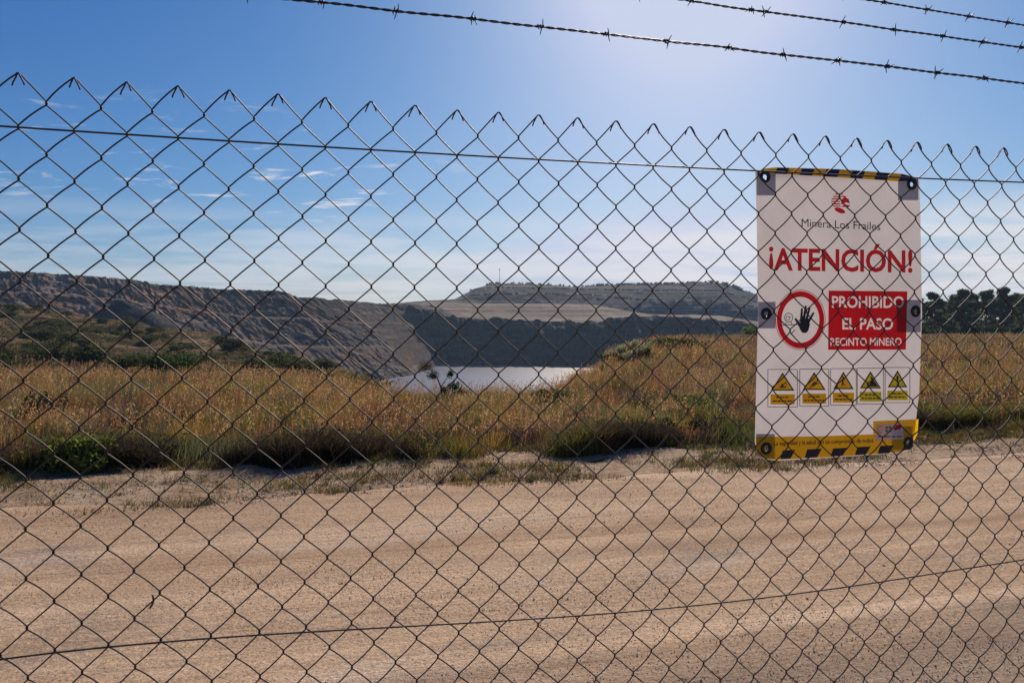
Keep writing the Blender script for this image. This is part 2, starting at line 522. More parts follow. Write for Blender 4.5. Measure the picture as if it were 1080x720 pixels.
ZC = np.array([
    colz((0, -.08, -.4, -.85, -1.5), (384, 358, 341, 318, 332, 349)),
    colz((0, -.08, -.4, -.85, -1.5), (386, 362, 345, 322, 335, 350)),
    colz((0, -.08, -.4, -.85, -1.5), (386, 368, 352, 337, 345, 360)),
    colz((0, -.08, -.42, -.9, -1.55), (388, 375, 362, 350, 358, 378)),
    colz((0, -.08, -.42, -.92, -1.6), (392, 384, 379, 375, 382, 397)),
    colz((0, -.18, -.55, -1.1, -1.9), (396, 392, 389, 388, 396, 403)),
    [0, -.27, -.68, -1.4, -2.6, -3.0, -5.3, -8.2, -12, -17, -23],
    [0, -.24, -.70, -1.9, -5, -10, -17, -23, -25, -25, -25],
    [0, -.25, -.76, -2.3, -6, -12, -19, -24, -25, -25, -25],
    [0, -.24, -.72, -2.0, -5, -11, -19, -24, -25, -25, -25],
    [0, -.12, -.40, -.7, -1.3, -4.5, -12, -20, -24, -25, -25],
    [0, 0, 0, 0, -.05, -.7, -5, -12, -18, -24, -25],
    [0, 0, .05, .1, .1, .05, -.2, -4, -8, -14, -20],
    [0, 0, .05, .1, .1, .05, -.1, -1, -2, -4, -10],
    [0, 0, .05, .1, .1, .05, -.05, -.6, -1.2, -3, -6],
    [0, 0, .05, .1, .1, .05, 0, -.3, -.8, -2, -4],
    [0, 0, .05, .1, .1, .05, 0, -.3, -.8, -2, -4]], float)


def smooth_idx(a, x):
    i = np.clip(np.searchsorted(a, x) - 1, 0, len(a) - 2)
    t = np.clip((x - a[i]) / (a[i + 1] - a[i]), 0, 1)
    return i, t


def field_z(X, Y, rough=True):
    X = np.asarray(X, float); Y = np.asarray(Y, float)
    u = 540 + RES_F * X / np.maximum(Y, 0.5)
    i, s = smooth_idx(UC, u); j, t = smooth_idx(YC, Y)
    s = s * s * (3 - 2 * s)
    z = (ZC[i, j] * (1 - s) + ZC[i + 1, j] * s) * (1 - t) + (ZC[i, j + 1] * (1 - s) + ZC[i + 1, j + 1] * s) * t
    z = np.where(Y < 9, 0, z)
    if rough:
        k = np.clip((Y - 10) / 60, 0, 1)
        left = np.clip((420 - u) / 150, 0, 1) * np.clip((Y - 45) / 20, 0, 1)
        z = z + k * 0.25 * fbm(X * .16, Y * .16, 4, 3) + left * (0.75 * fbm(X * .07, Y * .22, 4, 9) + 0.42 * fbm(X * .30, Y * .6, 4, 4))
    return z


def ground_z(X, Y):
    """ground height anywhere near the camera: flat road, small bank at the verge"""
    q = X * FN[0] + Y * FN[1]
    return field_z(X, Y) + 0.03 * fbm(X * .9, Y * .9, 3, 21) * np.clip((q - 6.7) / 1.0, 0, 1) * np.clip((16 - Y) / 6, 0, 1)


us = np.concatenate([np.linspace(-1500, -60, 60, endpoint=False), np.linspace(-60, 1140, 260), np.linspace(1160, 2400, 50)])
Ys = np.concatenate([np.linspace(6.0, 9, 8), 9 + (220 - 9) * (np.linspace(0, 1, 190)[1:]) ** 1.8])
UU, YY = np.meshgrid(us, Ys)
XX = (UU - 540) / RES_F * YY
ZZ = ground_z(XX, YY)
fade = np.clip((YY - 6.0) / 0.8, 0, 1)
V = np.stack([XX, YY, ZZ - 0.02 * (1 - fade)], -1)
js = int(np.searchsorted(Ys, 41.0))
tag(link("ground", np_mesh("ground", V[:js + 1], [grid_faces(js + 1, len(us))]), M_FIELD), kind='structure')
tag(link("slope", np_mesh("slope", V[js:], [grid_faces(len(Ys) - js, len(us))]), M_SLOPE), kind='structure')

# wide base of land under and behind everything, reaching the horizon
ang = np.linspace(0, 2 * np.pi, 97)[:-1]
rr = np.array([0.01, 60, 200, 500, 900, 1200.])
V = np.stack([np.outer(rr, np.cos(ang)), np.outer(rr, np.sin(ang)), np.broadcast_to(np.array([-27, -27, -27, -27, -26, -25.])[:, None], (6, 96))], -1)
Fb = []
for r_ in range(5):
    k = np.arange(96); k2 = (k + 1) % 96
    Fb.append(np.stack([r_ * 96 + k, r_ * 96 + k2, (r_ + 1) * 96 + k2, (r_ + 1) * 96 + k], 1))
tag(link("terrain", np_mesh("terrain", V, Fb), M_TAN), kind='structure')

# verge and road, laid along the fence: l along, q away from the camera
def strip(name, q0, q1, l0, l1, nq, nl, mat, zf, edge=None):
    q = np.linspace(0, 1, nq)[:, None]; l = np.linspace(l0, l1, nl)[None, :]
    a = q0 + l * 0 if edge is None or edge[0] is None else q0 + edge[0](l)
    b = q1 + l * 0 if edge is None or edge[1] is None else q1 + edge[1](l)
    Q = a + (b - a) * q
    L = np.broadcast_to(l, Q.shape)
    X = L * FD[0] + Q * FN[0]; Y = L * FD[1] + Q * FN[1]
    return tag(link(name, np_mesh(name, np.stack([X, Y, zf(X, Y, Q, L)], -1), [grid_faces(nq, nl)]), mat), kind='structure')


def vz(X, Y, Q, L):
    return 0.012 + 0.05 * np.clip((Q - 6.3) / 1.0, 0, 1) * np.clip((8.3 - Q) / .4, 0, 1) * (0.6 + 0.6 * fbm(X * 2.2, Y * 2.2, 4, 33)) + 0.004 * fbm(X * 9, Y * 9, 2, 5)


def rz(X, Y, Q, L):
    rut = -0.02 * np.exp(-((Q - 5.1) / .35) ** 2) - 0.02 * np.exp(-((Q - 3.5) / .35) ** 2) + 0.014 * np.exp(-((Q - 6.1) / .2) ** 2)
    return 0.018 + rut * (0.7 + 0.3 * vnoise(L * .4, Q * 0, 2)) + 0.006 * fbm(L * .8, Q * 5, 3, 41) + 0.003 * fbm(X * 7, Y * 7, 2, 43)


edge_f = lambda l: 0.15 * fbm(l * .8, l * 0, 4, 17) + .16 * np.clip((-l - 1.5) / 2, 0, 1)
strip("verge", 5.9, 8.6, -40, 45, 60, 700, M_VERGE, vz)
strip("dirt_road", -4.0, 6.30, -60, 70, 120, 700, M_ROAD, rz, (None, edge_f))

# ------------------------------------------------------------------ pit: water, walls, far dump
def water_mat():
    m, n, l, p = new_mat("pit_water")
    p.inputs['Base Color'].default_value = (0.085, 0.085, 0.13, 1)
    p.inputs['Roughness'].default_value = 0.30
    p.inputs['Specular IOR Level'].default_value = 0.7
    p.inputs['IOR'].default_value = 1.6
    pos = n.new("ShaderNodeNewGeometry").outputs['Position']
    bump_node(n, l, p, noise_node(n, l, map_node(n, l, pos, (1, 2.5, 1)), 0.6, 5, 0.6), 0.6, 0.25)
    return m


wv = np.array([[-320, 40, -20.8], [260, 40, -20.8], [260, 420, -20.8], [-320, 420, -20.8]])
tag(link("water", np_mesh("water", wv, [np.array([[0, 1, 2, 3]])]), water_mat()), kind='structure')


def resample(pts, n):
    pts = np.array(pts, float); s = np.linspace(0, 1, len(pts)); t = np.linspace(0, 1, n)
    out = np.stack([np.interp(t, s, pts[:, k]) for k in range(pts.shape[1])], 1)
    return out


def curve3(pts, n):
    c = resample(pts, n)
    return at_depth(c[:, 0], c[:, 1 + 1], c[:, 1])


def loft(name, curves, subs, n, mat, amp, fx, fz, seed, ridge=0.0, fix_top=True):
    C = [curve3(c, n) for c in curves]
    rows = []
    for k in range(len(C) - 1):
        m = subs[k]
        for t in np.arange(m) / m:
            rows.append(C[k] * (1 - t) + C[k + 1] * t)
    rows.append(C[-1])
    V = np.stack(rows)
    nr = len(V)
    s = np.broadcast_to(np.arange(n)[None, :] / n * fx, (nr, n)); r = np.broadcast_to(np.arange(nr)[:, None] / nr * fz, (nr, n))
    d = amp * fbm(s, r, 5, seed)
    if ridge:
        d = d + ridge * (1 - 2 * np.abs(fbm(s * 1.7 + .3 * r, r * .35, 3, seed + 11)))
    w = np.ones(nr)
    if fix_top: w[-1] = 0.0
    V[..., 1] += d * w[:, None] * -1.0
    V[..., 2] += 0.35 * amp * fbm(s * 1.3 + 50, r * 1.3, 4, seed + 5) * w[:, None] * np.where(np.arange(nr) == nr - 1, 0, 1)[:, None]
    return tag(link(name, np_mesh(name, V, [grid_faces(nr, n)]), mat), kind='structure')


top = [(-900, 250, 276), (-300, 250, 281), (0, 260, 286), (40, 262, 288), (110, 268, 292.5), (147, 272, 296), (160, 275, 300), (207, 285, 302.5),
       (240, 292, 305.5), (297, 305, 307), (313, 312, 313), (360, 335, 316.5), (412, 380, 321), (450, 420, 321)]
foot = [(-900, 190, 352), (-300, 190, 354), (0, 195, 354), (60, 197, 358), (140, 205, 368), (190, 212, 378), (220, 216, 382), (280, 228, 394),
        (320, 238, 402), (380, 255, 404), (410, 268, 402), (440, 290, 397), (462, 345, 389), (470, 372, 387)]
def between(a, b, t, dY=0.0):
    return [tuple(np.array(p) * (1 - t) + np.array(q) * t + np.array([0, dY, 0])) for p, q in zip(a, b)]
def lifted(c, dY):
    """same height, dY metres farther: a bench"""
    return [(u, Y + dY, 340 - (340 - v) * Y / (Y + dY)) for u, Y, v in c]
b1 = between(foot, top, .38, -4); b1b = [(u, Y, v - 1.6) for u, Y, v in lifted(b1, 11)]
b2 = between(foot, top, .70, -3); b2b = [(u, Y, v - 1.4) for u, Y, v in lifted(b2, 10)]
jig = random.Random(3)
top_j = resample(top, 90); top_j[:, 2] += np.array([jig.uniform(-.8, .5) for _ in range(90)])
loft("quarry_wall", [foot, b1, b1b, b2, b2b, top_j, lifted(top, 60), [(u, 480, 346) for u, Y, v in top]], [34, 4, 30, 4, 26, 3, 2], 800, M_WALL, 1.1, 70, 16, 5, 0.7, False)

dtop = [(405, 395, 321), (415, 393, 322), (450, 390, 325.5), (470, 388, 333), (500, 380, 336), (560, 375, 338), (600, 372, 338.5), (624, 370, 340),
        (667, 366, 333), (714, 366, 333.5), (760, 364, 338), (820, 362, 346), (1000, 352, 352), (1500, 352, 352)]
dfoot = [(430, 375, 388), (440, 374, 388), (455, 372, 388), (475, 369, 388), (500, 360, 388), (560, 352, 388), (600, 349, 388), (624, 347, 388),
         (667, 342, 388.5), (714, 340, 389), (760, 338, 389), (820, 336, 389), (1000, 330, 390), (1500, 330, 390)]
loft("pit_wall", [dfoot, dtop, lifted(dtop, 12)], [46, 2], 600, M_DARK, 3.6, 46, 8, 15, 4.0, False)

r0 = [(u, Y + 3, v + .6) for u, Y, v in resample(dtop, 40)]
def row(pts, Y):
    uu = [p[0] for p in r0]
    return [(u, Y, np.interp(u, [q[0] for q in pts], [q[1] for q in pts])) for u in uu]
r05 = row([(400, 323), (455, 322), (480, 330), (500, 332.5), (600, 334.5), (640, 334), (680, 332.8), (760, 336), (820, 344), (1500, 351)], 400)
r1 = row([(400, 322), (455, 318), (480, 319.5), (500, 320), (618, 320.5), (630, 322), (680, 331), (760, 333), (820, 342), (1500, 350)], 468)
loft("spoil_terrace", [r0, r05, r1], [8, 14], 240, M_TAN, 1.2, 30, 4, 25, 0, False)
r1d = [(u, Y + 1.5, v + .5) for u, Y, v in r1]
r2 = row([(400, 322), (455, 317.5), (480, 316.5), (500, 311.5), (520, 310), (620, 311), (680, 317), (760, 318), (800, 325), (900, 340), (1500, 350)], 484)
r3 = row([(400, 321.8), (455, 317.4), (480, 316.2), (500, 306), (515, 303.5), (600, 305), (680, 307), (755, 307), (775, 311), (800, 320), (900, 338), (1500, 349)], 512)
sil = [(400, 321.6), (455, 317.3), (479, 316), (492, 309), (504, 302), (518, 299), (550, 299), (590, 300.5), (609, 303), (629, 300.5), (680, 299.5), (726, 298.6), (755, 297),
       (770, 300), (796, 311), (850, 324), (1000, 338), (1500, 348)]
r4 = row(sil, 545)
r0x = sorted(set([p[0] for p in r0] + [479, 504, 518, 609, 629, 755, 770, 796]))
loft("hill", [r1d, r2, [(u, Y, v - 1.3) for u, Y, v in lifted(r2, 13)], r3, [(u, Y, v - 1.2) for u, Y, v in lifted(r3, 14)], r4, lifted(r4, 60), [(u, 700, 346) for u, Y, v in r4]], [12, 2, 10, 2, 10, 2, 2], 500, M_DUMP, 0.8, 70, 7, 35, 0.4, False)

# grey spoil heap at the foot of the left wall
def heap(name, u0, Y0, v_base, v_top, half_w, half_d, mat, seed, skew=0.35):
    c = at_depth(u0, v_base, Y0); h = (v_base - v_top) / RES_F * Y0
    n, m = 40, 22
    a = np.linspace(0, 2 * np.pi, n, endpoint=False); r = np.linspace(0, 1, m)
    R, A = np.meshgrid(r, a, indexing='ij')
    px = np.where(np.cos(A) > 0, 1.9, 1.0)
    X = R * np.cos(A) * half_w * px; Y = R * np.sin(A) * half_d
    Z = h * (1 - R ** 1.25) * (1 + .12 * fbm(np.cos(A) * 2 + 5, np.sin(A) * 2 + R * 2, 4, seed)) - 1.5 * R ** 3
    V = np.stack([c[0] + X, c[1] + Y, c[2] + Z], -1)
    k = np.arange(n); k2 = (k + 1) % n
    F = [np.stack([i * n + k, (i + 1) * n + k, (i + 1) * n + k2, i * n + k2], 1) for i in range(m - 1)]
    return tag(link(name, np_mesh(name, V, F), mat), kind='structure')


heap("spoil_heap", 125, 172, 349, 319, 10.5, 9, M_HEAP, 4)

# ------------------------------------------------------------------ vegetation
def blades(P, h, w, lean_dir, lean, col, tipcol=None, segs=3):
    """grass blades as tapering bent ribbons; returns V, F, C"""
    N = len(P)
    th = rng.uniform(0, 2 * np.pi, N)
    wx = np.stack([np.cos(th), np.sin(th), np.zeros(N)], 1)
    ld = np.stack([np.cos(lean_dir), np.sin(lean_dir), np.zeros(N)], 1)
    rows = []; cols = []
    for k in range(segs + 1):
        t = k / segs
        c = P + np.array([0, 0, 1.0]) * (h * t * (1 - .25 * lean * t))[:, None] + ld * (h * lean * t * t)[:, None]
        ww = (w * (1 - t) ** 0.7)[:, None] * .5
        tc_ = col if tipcol is None else col * (1 - t) + tipcol * t
        if k < segs:
            rows += [c - wx * ww, c + wx * ww]; cols += [tc_, tc_]
        else:
            rows += [c]; cols += [tc_]
    nv = 2 * segs + 1
    V = np.stack(rows, 1).reshape(-1, 3); C = np.stack(cols, 1).reshape(-1, 3)
    b = np.arange(N)[:, None] * nv
    F = [b + np.array([[2 * k, 2 * k + 1, 2 * k + 3, 2 * k + 2]]) for k in range(segs - 1)]
    F.append(b + np.array([[2 * segs - 2, 2 * segs - 1, 2 * segs]]))
    return V, F, C


def flecks(P, size, col, elong=1.6, up=0.3):
    """small randomly turned leaf quads"""
    N = len(P)
    d = rng.normal(size=(N, 3)); d[:, 2] += up; d /= np.linalg.norm(d, axis=1, keepdims=True)
    e = np.cross(d, rng.normal(size=(N, 3))); e /= np.linalg.norm(e, axis=1, keepdims=True)
    s = np.asarray(size, float).reshape(-1, 1) * np.ones((N, 1)) * .5
    V = np.stack([P - d * s * elong, P + e * s * .7, P + d * s * elong, P - e * s * .7], 1).reshape(-1, 3)
    F = [np.arange(N)[:, None] * 4 + np.arange(4)[None, :]]
    return V, F, np.repeat(col, 4, 0)


STRAW = np.array([0.38, 0.25, 0.115]); RUST = np.array([0.32, 0.150, 0.070]); OLIVE = np.array([0.21, 0.195, 0.052])
GREEN = np.array([0.11, 0.145, 0.036]); DARK = np.array([0.055, 0.045, 0.028]); OCHRE = np.array([0.36, 0.235, 0.050])


def pick_cols(X, Y, near):
    """plant colours by patches that belong to the plants themselves"""
    a = fbm(X * .35, Y * .30, 3, 61); b = fbm(X * .8 + 9, Y * .7, 3, 67)
    N = len(X)
    f2 = fbm(X * 1.4, Y * 1.1, 2, 71) + rng.normal(0, .16, N)
    c = np.where((a + .3 * f2 > .12)[:, None], RUST, STRAW)
    c = np.where((b + .3 * f2 > .22)[:, None], OCHRE, c)
    gr = near + .08 + .6 * b + .45 * f2
    c = np.where((gr > .36)[:, None], OLIVE, c)
    c = np.where((gr > .86)[:, None], GREEN, c)
    pk = fbm(X * .5 + 77, Y * .45, 3, 75) + .4 * f2
    c = np.where((pk > .35)[:, None], np.array([.25, .165, .115]), c)
    c = np.where((pk < -.5)[:, None], np.array([.155, .165, .085]), c)
    dk = fbm(X * .55 + 31, Y * .5, 3, 73) + .3 * f2 + .25 * near
    c = np.where((dk > .42)[:, None], np.array([.085, .06, .035]), c)
    return c * rng.uniform(.65, 1.3, (N, 1)) * rng.uniform(.92, 1.08, (N, 3))


def scatter_polar(N, y0, y1, power, umin=-140, umax=1220):
    """points with density falling with distance"""
    t = rng.random(N)
    Y = y0 * (y1 / y0) ** (t ** power)
    u = rng.uniform(umin, umax, N)
    return (u - 540) / RES_F * Y, Y


# tall dry grass over the field
X, Y = scatter_polar(190000, 7.2, 75, 1.0)
q = X * FN[0] + Y * FN[1]
u_ = 540 + RES_F * X / Y
clump = fbm(X * 1.1, Y * 1.1, 3, 81)
edge_q = 7.5 + .3 * np.clip(-(X * FD[0] + Y * FD[1]) - 1.5, 0, 1) + .2 * fbm(X * .6, Y * .6, 3, 91)
keep = (q > edge_q) & (clump + rng.normal(0, .45, len(X)) > -.55)
zf = ground_z(X, Y)
keep &= (zf > -3.2) | (u_ < 380)
X, Y, q, clump, zf = X[keep], Y[keep], q[keep], clump[keep], zf[keep]
nearness = np.clip((13.5 - q) / 5.5, 0, 1)
N = len(X)
h = (0.30 + .22 * clump + .14 * rng.random(N)) * (1 - .25 * nearness)
h = np.clip(h, .10, .62)
C = pick_cols(X, Y, nearness * .85)
tip = C * np.array([1.25, 1.15, 1.05])
w = 0.0042 + 0.00040 * Y
V, F, Cc = blades(np.stack([X, Y, zf - .02], 1), h, w, rng.normal(.4, 1.2, N), rng.uniform(.1, .75, N), C, tip)
mb = MB(); mb.V.append(V); mb.F += F; mb.n = len(V); mb.C.append(Cc)
# round tussocks standing out of the rest
tX, tY = scatter_polar(1500, 7.5, 34, .85)
tq = tX * FN[0] + tY * FN[1]; tu = 540 + RES_F * tX / tY; tzz = ground_z(tX, tY)
ok = (tq > 7.75 + .3 * fbm(tX * .6, tY * .6, 3, 94)) & ((tzz > -1.6) | (tu < 380)); tX, tY, tq = tX[ok], tY[ok], tq[ok]
kind_c = np.array([OCHRE, OLIVE, STRAW, RUST, np.array([.24, .16, .11]), np.array([.16, .17, .09]), np.array([.10, .075, .04]), GREEN])
for a_, b_, q_ in zip(tX, tY, tq):
    m_ = int(170 * min(1.0, (11 / b_)) + 40); r_ = rng.uniform(.16, .42); hh = rng.uniform(.30, .58) * (.75 + .25 * min(1, (q_ - 7.8) / 2))
    rad = r_ * np.sqrt(rng.random(m_)) * .6; an = rng.uniform(0, 6.28, m_)
    x_ = a_ + rad * np.cos(an); y_ = b_ + rad * np.sin(an) * .8
    pk = rng.random()
    wts = [.18, .12, .16, .18, .14, .10, .07, .05] if q_ > 9.5 else [.2, .22, .05, .1, .1, .12, .12, .09]
    col_ = kind_c[rng.choice(8, p=wts)] * rng.uniform(.75, 1.2)
    cc_ = col_ * rng.uniform(.75, 1.25, (m_, 1))
    h_ = hh * (1 - .45 * (rad / (r_ * .6)) ** 2) * rng.uniform(.7, 1.05, m_)
    V, F, Cc = blades(np.stack([x_, y_, ground_z(x_, y_) - .02], 1), h_, np.full(m_, .0045 + .0004 * b_), an + rng.normal(0, .4, m_), rng.uniform(.25, .9, m_) * (rad / (r_ * .6) + .3), cc_ * .85, cc_ * 1.15)
    mb.add(V, F); mb.C[-1] = Cc
# feathery seed heads on taller stems
X, Y = scatter_polar(15000, 7.8, 60, 1.05)
q = X * FN[0] + Y * FN[1]; u_ = 540 + RES_F * X / Y; zf = ground_z(X, Y)
keep = (q > 8.1 + .4 * fbm(X * .6, Y * .6, 3, 92)) & ((zf > -2.2) | (u_ < 380)) & (fbm(X * .5, Y * .5, 3, 95) + rng.normal(0, .4, len(X)) > -.25)
X, Y, zf = X[keep], Y[keep], zf[keep]; N = len(X)
h = rng.uniform(.38, .68, N) * np.clip(.75 + (X * FN[0] + Y * FN[1] - 8) * .05, .6, 1)
ld = rng.normal(.4, 1.0, N); le = rng.uniform(.05, .4, N)
C = np.where((rng.random(N) < .55)[:, None], STRAW * 1.1, RUST * 1.1) * rng.uniform(.75, 1.25, (N, 1))
V, F, Cc = blades(np.stack([X, Y, zf], 1), h, .0035 + .0003 * Y, ld, le, C, C)
mb.add(V, F); mb.C[-1] = Cc
P = []; CC = []; SZ = []
for k in range(6):
    t = .72 + .3 * (k / 5)
    P.append(np.stack([X + np.cos(ld) * h * le * t * t, Y + np.sin(ld) * h * le * t * t, zf + h * t * (1 - .25 * le * t)], 1) + rng.normal(0, .012, (N, 3)))
    CC.append(C * 1.15); SZ.append(.014 + .0009 * Y)
V, F, Cc = flecks(np.concatenate(P), np.concatenate(SZ), np.concatenate(CC), 1.9, 1.5)
mb.add(V, F); mb.C[-1] = Cc
tag(mb.build("dry_grass", M_LEAF, smooth=False, tint=True), 'tall straw and rust coloured dry grass covering the field beyond the dirt road', 'grass', kind='stuff')

# dense brush along the grass front, its near-side shade put into dark colours
l_ = rng.uniform(-9, 16, 110000)
q = 7.42 + np.abs(rng.normal(0, .5, len(l_))) + .13 * fbm(l_ * .8, l_ * 0, 3, 93) + .32 * np.clip(-l_ - .8, 0, 1) + .25 * np.clip(-l_ - 2, 0, 1) + .5 * np.clip((l_ - 3) / 3, 0, 1)
X = l_ * FD[0] + q * FN[0]; Y = l_ * FD[1] + q * FN[1]
den = fbm(X * .9, Y * .9, 3, 97)
keep = den + rng.normal(0, .22, len(X)) > -.3
X, Y, den = X[keep], Y[keep], den[keep]; N = len(X)
h = np.clip(.21 + .14 * den + .15 * rng.random(N), .06, .46) * np.clip(1.1 - (q[keep] - 7.6) * .25, .5, 1.1) * np.where(X * FD[0] + Y * FD[1] < -1.5, .85, 1)
pick = fbm(X * 1.6, Y * 1.6, 2, 99) + rng.normal(0, .15, N)
C = np.where((pick > .30)[:, None], OLIVE * .8, np.where((pick > .05)[:, None], np.array([.12, .078, .045]), np.array([.052, .040, .028]))) * rng.uniform(.6, 1.4, (N, 1))
mb = MB()
V, F, Cc = blades(np.stack([X, Y, ground_z(X, Y)], 1), h, .009 * np.ones(N), rng.uniform(0, 6.28, N), rng.uniform(.1, .9, N), C, C * 1.1)
mb.add(V, F); mb.C[-1] = Cc
P = np.stack([X, Y, ground_z(X, Y) + h * rng.uniform(.1, .95, N)], 1)[::2] + rng.normal(0, .03, (len(X[::2]), 3))
V, F, Cc = flecks(P, rng.uniform(.012, .035, len(P)), C[::2]); mb.add(V, F); mb.C[-1] = Cc
tag(mb.build("brush", M_LEAF, smooth=False, tint=True), 'tangled brush, near-side shade in its dark brown colour, along the tall grass edge', 'brush', kind='stuff')

# sparse low tufts on the sandy verge
nt = 6500
l_ = rng.uniform(-8, 14, nt); q = rng.uniform(6.1, 8.0, nt)
ok = fbm(l_ * .7, q * 1.5, 3, 101) + .35 * (q - 6.9) + rng.normal(0, .3, nt) > -.12
l_, q = l_[ok], q[ok]
l_ = np.concatenate([l_, rng.uniform(-8, -3.2, 420), rng.uniform(4, 14, 500)]); q = np.concatenate([q, rng.uniform(6.5, 7.8, 420), rng.uniform(7.0, 7.9, 500)])
mb = MB()
for a, b in zip(l_, q):
    m = int(rng.integers(8, 46)); r = rng.uniform(.012, .10)
    L = a + rng.normal(0, r * 1.3, m); Q = b + rng.normal(0, r * .6, m)
    X = L * FD[0] + Q * FN[0]; Y = L * FD[1] + Q * FN[1]
    base = [OLIVE * .8, STRAW * .7, GREEN * .8, DARK * 1.3, OCHRE * .6, np.array([.12, .085, .05]), np.array([.16, .15, .09])][int(rng.integers(0, 7))]
    C = base * rng.uniform(.6, 1.25, (m, 1))
    V, F, Cc = blades(np.stack([X, Y, vz(X, Y, Q, L) - .005], 1), rng.uniform(.02, .12, m) * rng.uniform(.35, 1.2), .007 * np.ones(m), rng.uniform(0, 6.28, m), rng.uniform(.3, 1.1, m), C, C, 2)
    mb.add(V, F); mb.C[-1] = Cc
tag(mb.build("verge_tufts", M_LEAF, smooth=False, tint=True), 'low sparse weeds and tufts on the sandy verge beside the road', 'weeds', kind='stuff')

# pale flower heads among the brush and grass
X, Y = scatter_polar(2600, 7.6, 30, 1.0)
q = X * FN[0] + Y * FN[1]; keep = (q > 7.7) & (ground_z(X, Y) > -1.5); X, Y = X[keep], Y[keep]; N = len(X)
C = np.where((rng.random(N) < .7)[:, None], np.array([.62, .56, .48]), np.array([.55, .42, .08]))
V, F, Cc = flecks(np.stack([X, Y, ground_z(X, Y) + rng.uniform(.06, .40, N)], 1), .008 + .0011 * Y * rng.uniform(.5, 1.2, N), C, 1.0, 1.5)
tag(link("wildflowers", np_mesh("wildflowers", V, F, False, {'tint': Cc}), M_LEAF), 'tiny pale flower heads dotted among the grass and brush', 'flowers', kind='stuff')

# gravel on the road
NG = 90000
l_ = rng.uniform(-5, 9, NG); q = 1.9 + 4.9 * rng.random(NG) ** 1.35
vs_ = rng.random(NG) < .12; q = np.where(vs_, rng.uniform(6.0, 7.5, NG), q); l_ = np.where(vs_, rng.uniform(-7, 12, NG), l_)
patch = fbm(l_ * .9, q * 1.4, 3, 111)
keep = patch + rng.normal(0, .3, NG) + .8 * np.exp(-((q - 2.6) / .45) ** 2) > .30
l_, q = l_[keep], q[keep]; NG = len(l_)
X = l_ * FD[0] + q * FN[0]; Y = l_ * FD[1] + q * FN[1]
s = rng.uniform(.0018, .0052, NG) * np.where(rng.random(NG) < .012, 1.8, 1) * np.where(q > 6.1, 2.2, 1)
octv = np.array([[1, 0, 0], [0, 1, 0], [-1, 0, 0], [0, -1, 0], [0, 0, .75], [0, 0, -.6]], float)
a = rng.uniform(0, 6.28, NG); ca, sa = np.cos(a), np.sin(a)
O = octv[None] * rng.uniform(.6, 1.2, (NG, 6, 1)) * s[:, None, None]
O = np.stack([O[..., 0] * ca[:, None] - O[..., 1] * sa[:, None], O[..., 0] * sa[:, None] + O[..., 1] * ca[:, None], O[..., 2]], -1)
V = O + np.stack([X, Y, np.where(q > 6.25, vz(X, Y, q, l_), rz(X, Y, q, l_)) + s * .35], 1)[:, None, :]
of = np.array([[0, 1, 4], [1, 2, 4], [2, 3, 4], [3, 0, 4], [1, 0, 5], [2, 1, 5], [3, 2, 5], [0, 3, 5]])
F = [(np.arange(NG)[:, None, None] * 6 + of[None]).reshape(-1, 3)]
gc = np.array([.36, .27, .20]) * rng.uniform(.4, 1.5, (NG, 1))
m_gr, n_, l2, p_ = new_mat("gravel"); p_.inputs['Roughness'].default_value = .9
at_ = n_.new("ShaderNodeAttribute"); at_.attribute_name = 'tint'; l2.new(at_.outputs['Color'], p_.inputs['Base Color'])
tag(link("gravel", np_mesh("gravel", V.reshape(-1, 3), F, False, {'tint': np.repeat(gc, 6, 0)}), m_gr), 'small stones scattered over the sandy road', 'gravel', kind='stuff')


# shrubs and trees --------------------------------------------------------------
def leaf_cloud(blobs, n, size, cols, seed, shell=.55):
    """blobs: list of (cx,cy,cz,rx,ry,rz); leaves spread through their volume, denser near the outside"""
    g = np.random.default_rng(seed)
    B = np.array(blobs, float)
    vol = B[:, 3] * B[:, 4] * B[:, 5]; pr = vol ** .8 / (vol ** .8).sum()
    i = g.choice(len(B), n, p=pr)
    d = g.normal(size=(n, 3)); d /= np.linalg.norm(d, axis=1, keepdims=True)
    r = (shell + (1 - shell) * g.random(n)) * (1 + .12 * g.normal(size=n))
    P = B[i, :3] + d * B[i, 3:] * r[:, None]
    bc = g.uniform(.7, 1.3, len(B))
    c = np.array(cols)[g.integers(0, len(cols), n)] * bc[i][:, None] * g.uniform(.7, 1.3, (n, 1))
    ok = P[:, 2] > .02
    return P[ok], c[ok]


def make_shrub(name, w, h, n, size, cols, seed, label, cat, group=None, stems=4, blobn=7):
    g = np.random.default_rng(seed)
    t = thing(name, (0, 0, 0), label, cat, group)
    blobs = [(g.uniform(-.33, .33) * w, g.uniform(-.33, .33) * w, h * g.uniform(.35, .68), w * g.uniform(.16, .28), w * g.uniform(.16, .28), h * g.uniform(.2, .34)) for _ in range(blobn)]
    blobs.append((0, 0, h * .35, w * .42, w * .42, h * .34))
    P, c = leaf_cloud(blobs, n, size, cols, seed)
    V, F, Cc = flecks(P, size * g.uniform(.6, 1.4, len(P)), c, 1.5, .4)
    link("foliage", np_mesh("foliage", V, F, False, {'tint': Cc}), M_TREE, t)
    mb = MB()
    for k in range(stems):
        b = blobs[k % blobn]
        s = np.linspace(0, 1, 6)[:, None]
        p = s * np.array([[b[0], b[1], b[2]]]) * np.array([[1, 1, 1]]) + np.sin(s * 3) * g.normal(0, .03 * w, (1, 3)) * s
        V, F = tubes(p, np.linspace(.02 * w, .006 * w, 6), 5, (0.9, .3, .1)); mb.add(V, F)
    mb.build("stem", M_BARK, t)
    return t


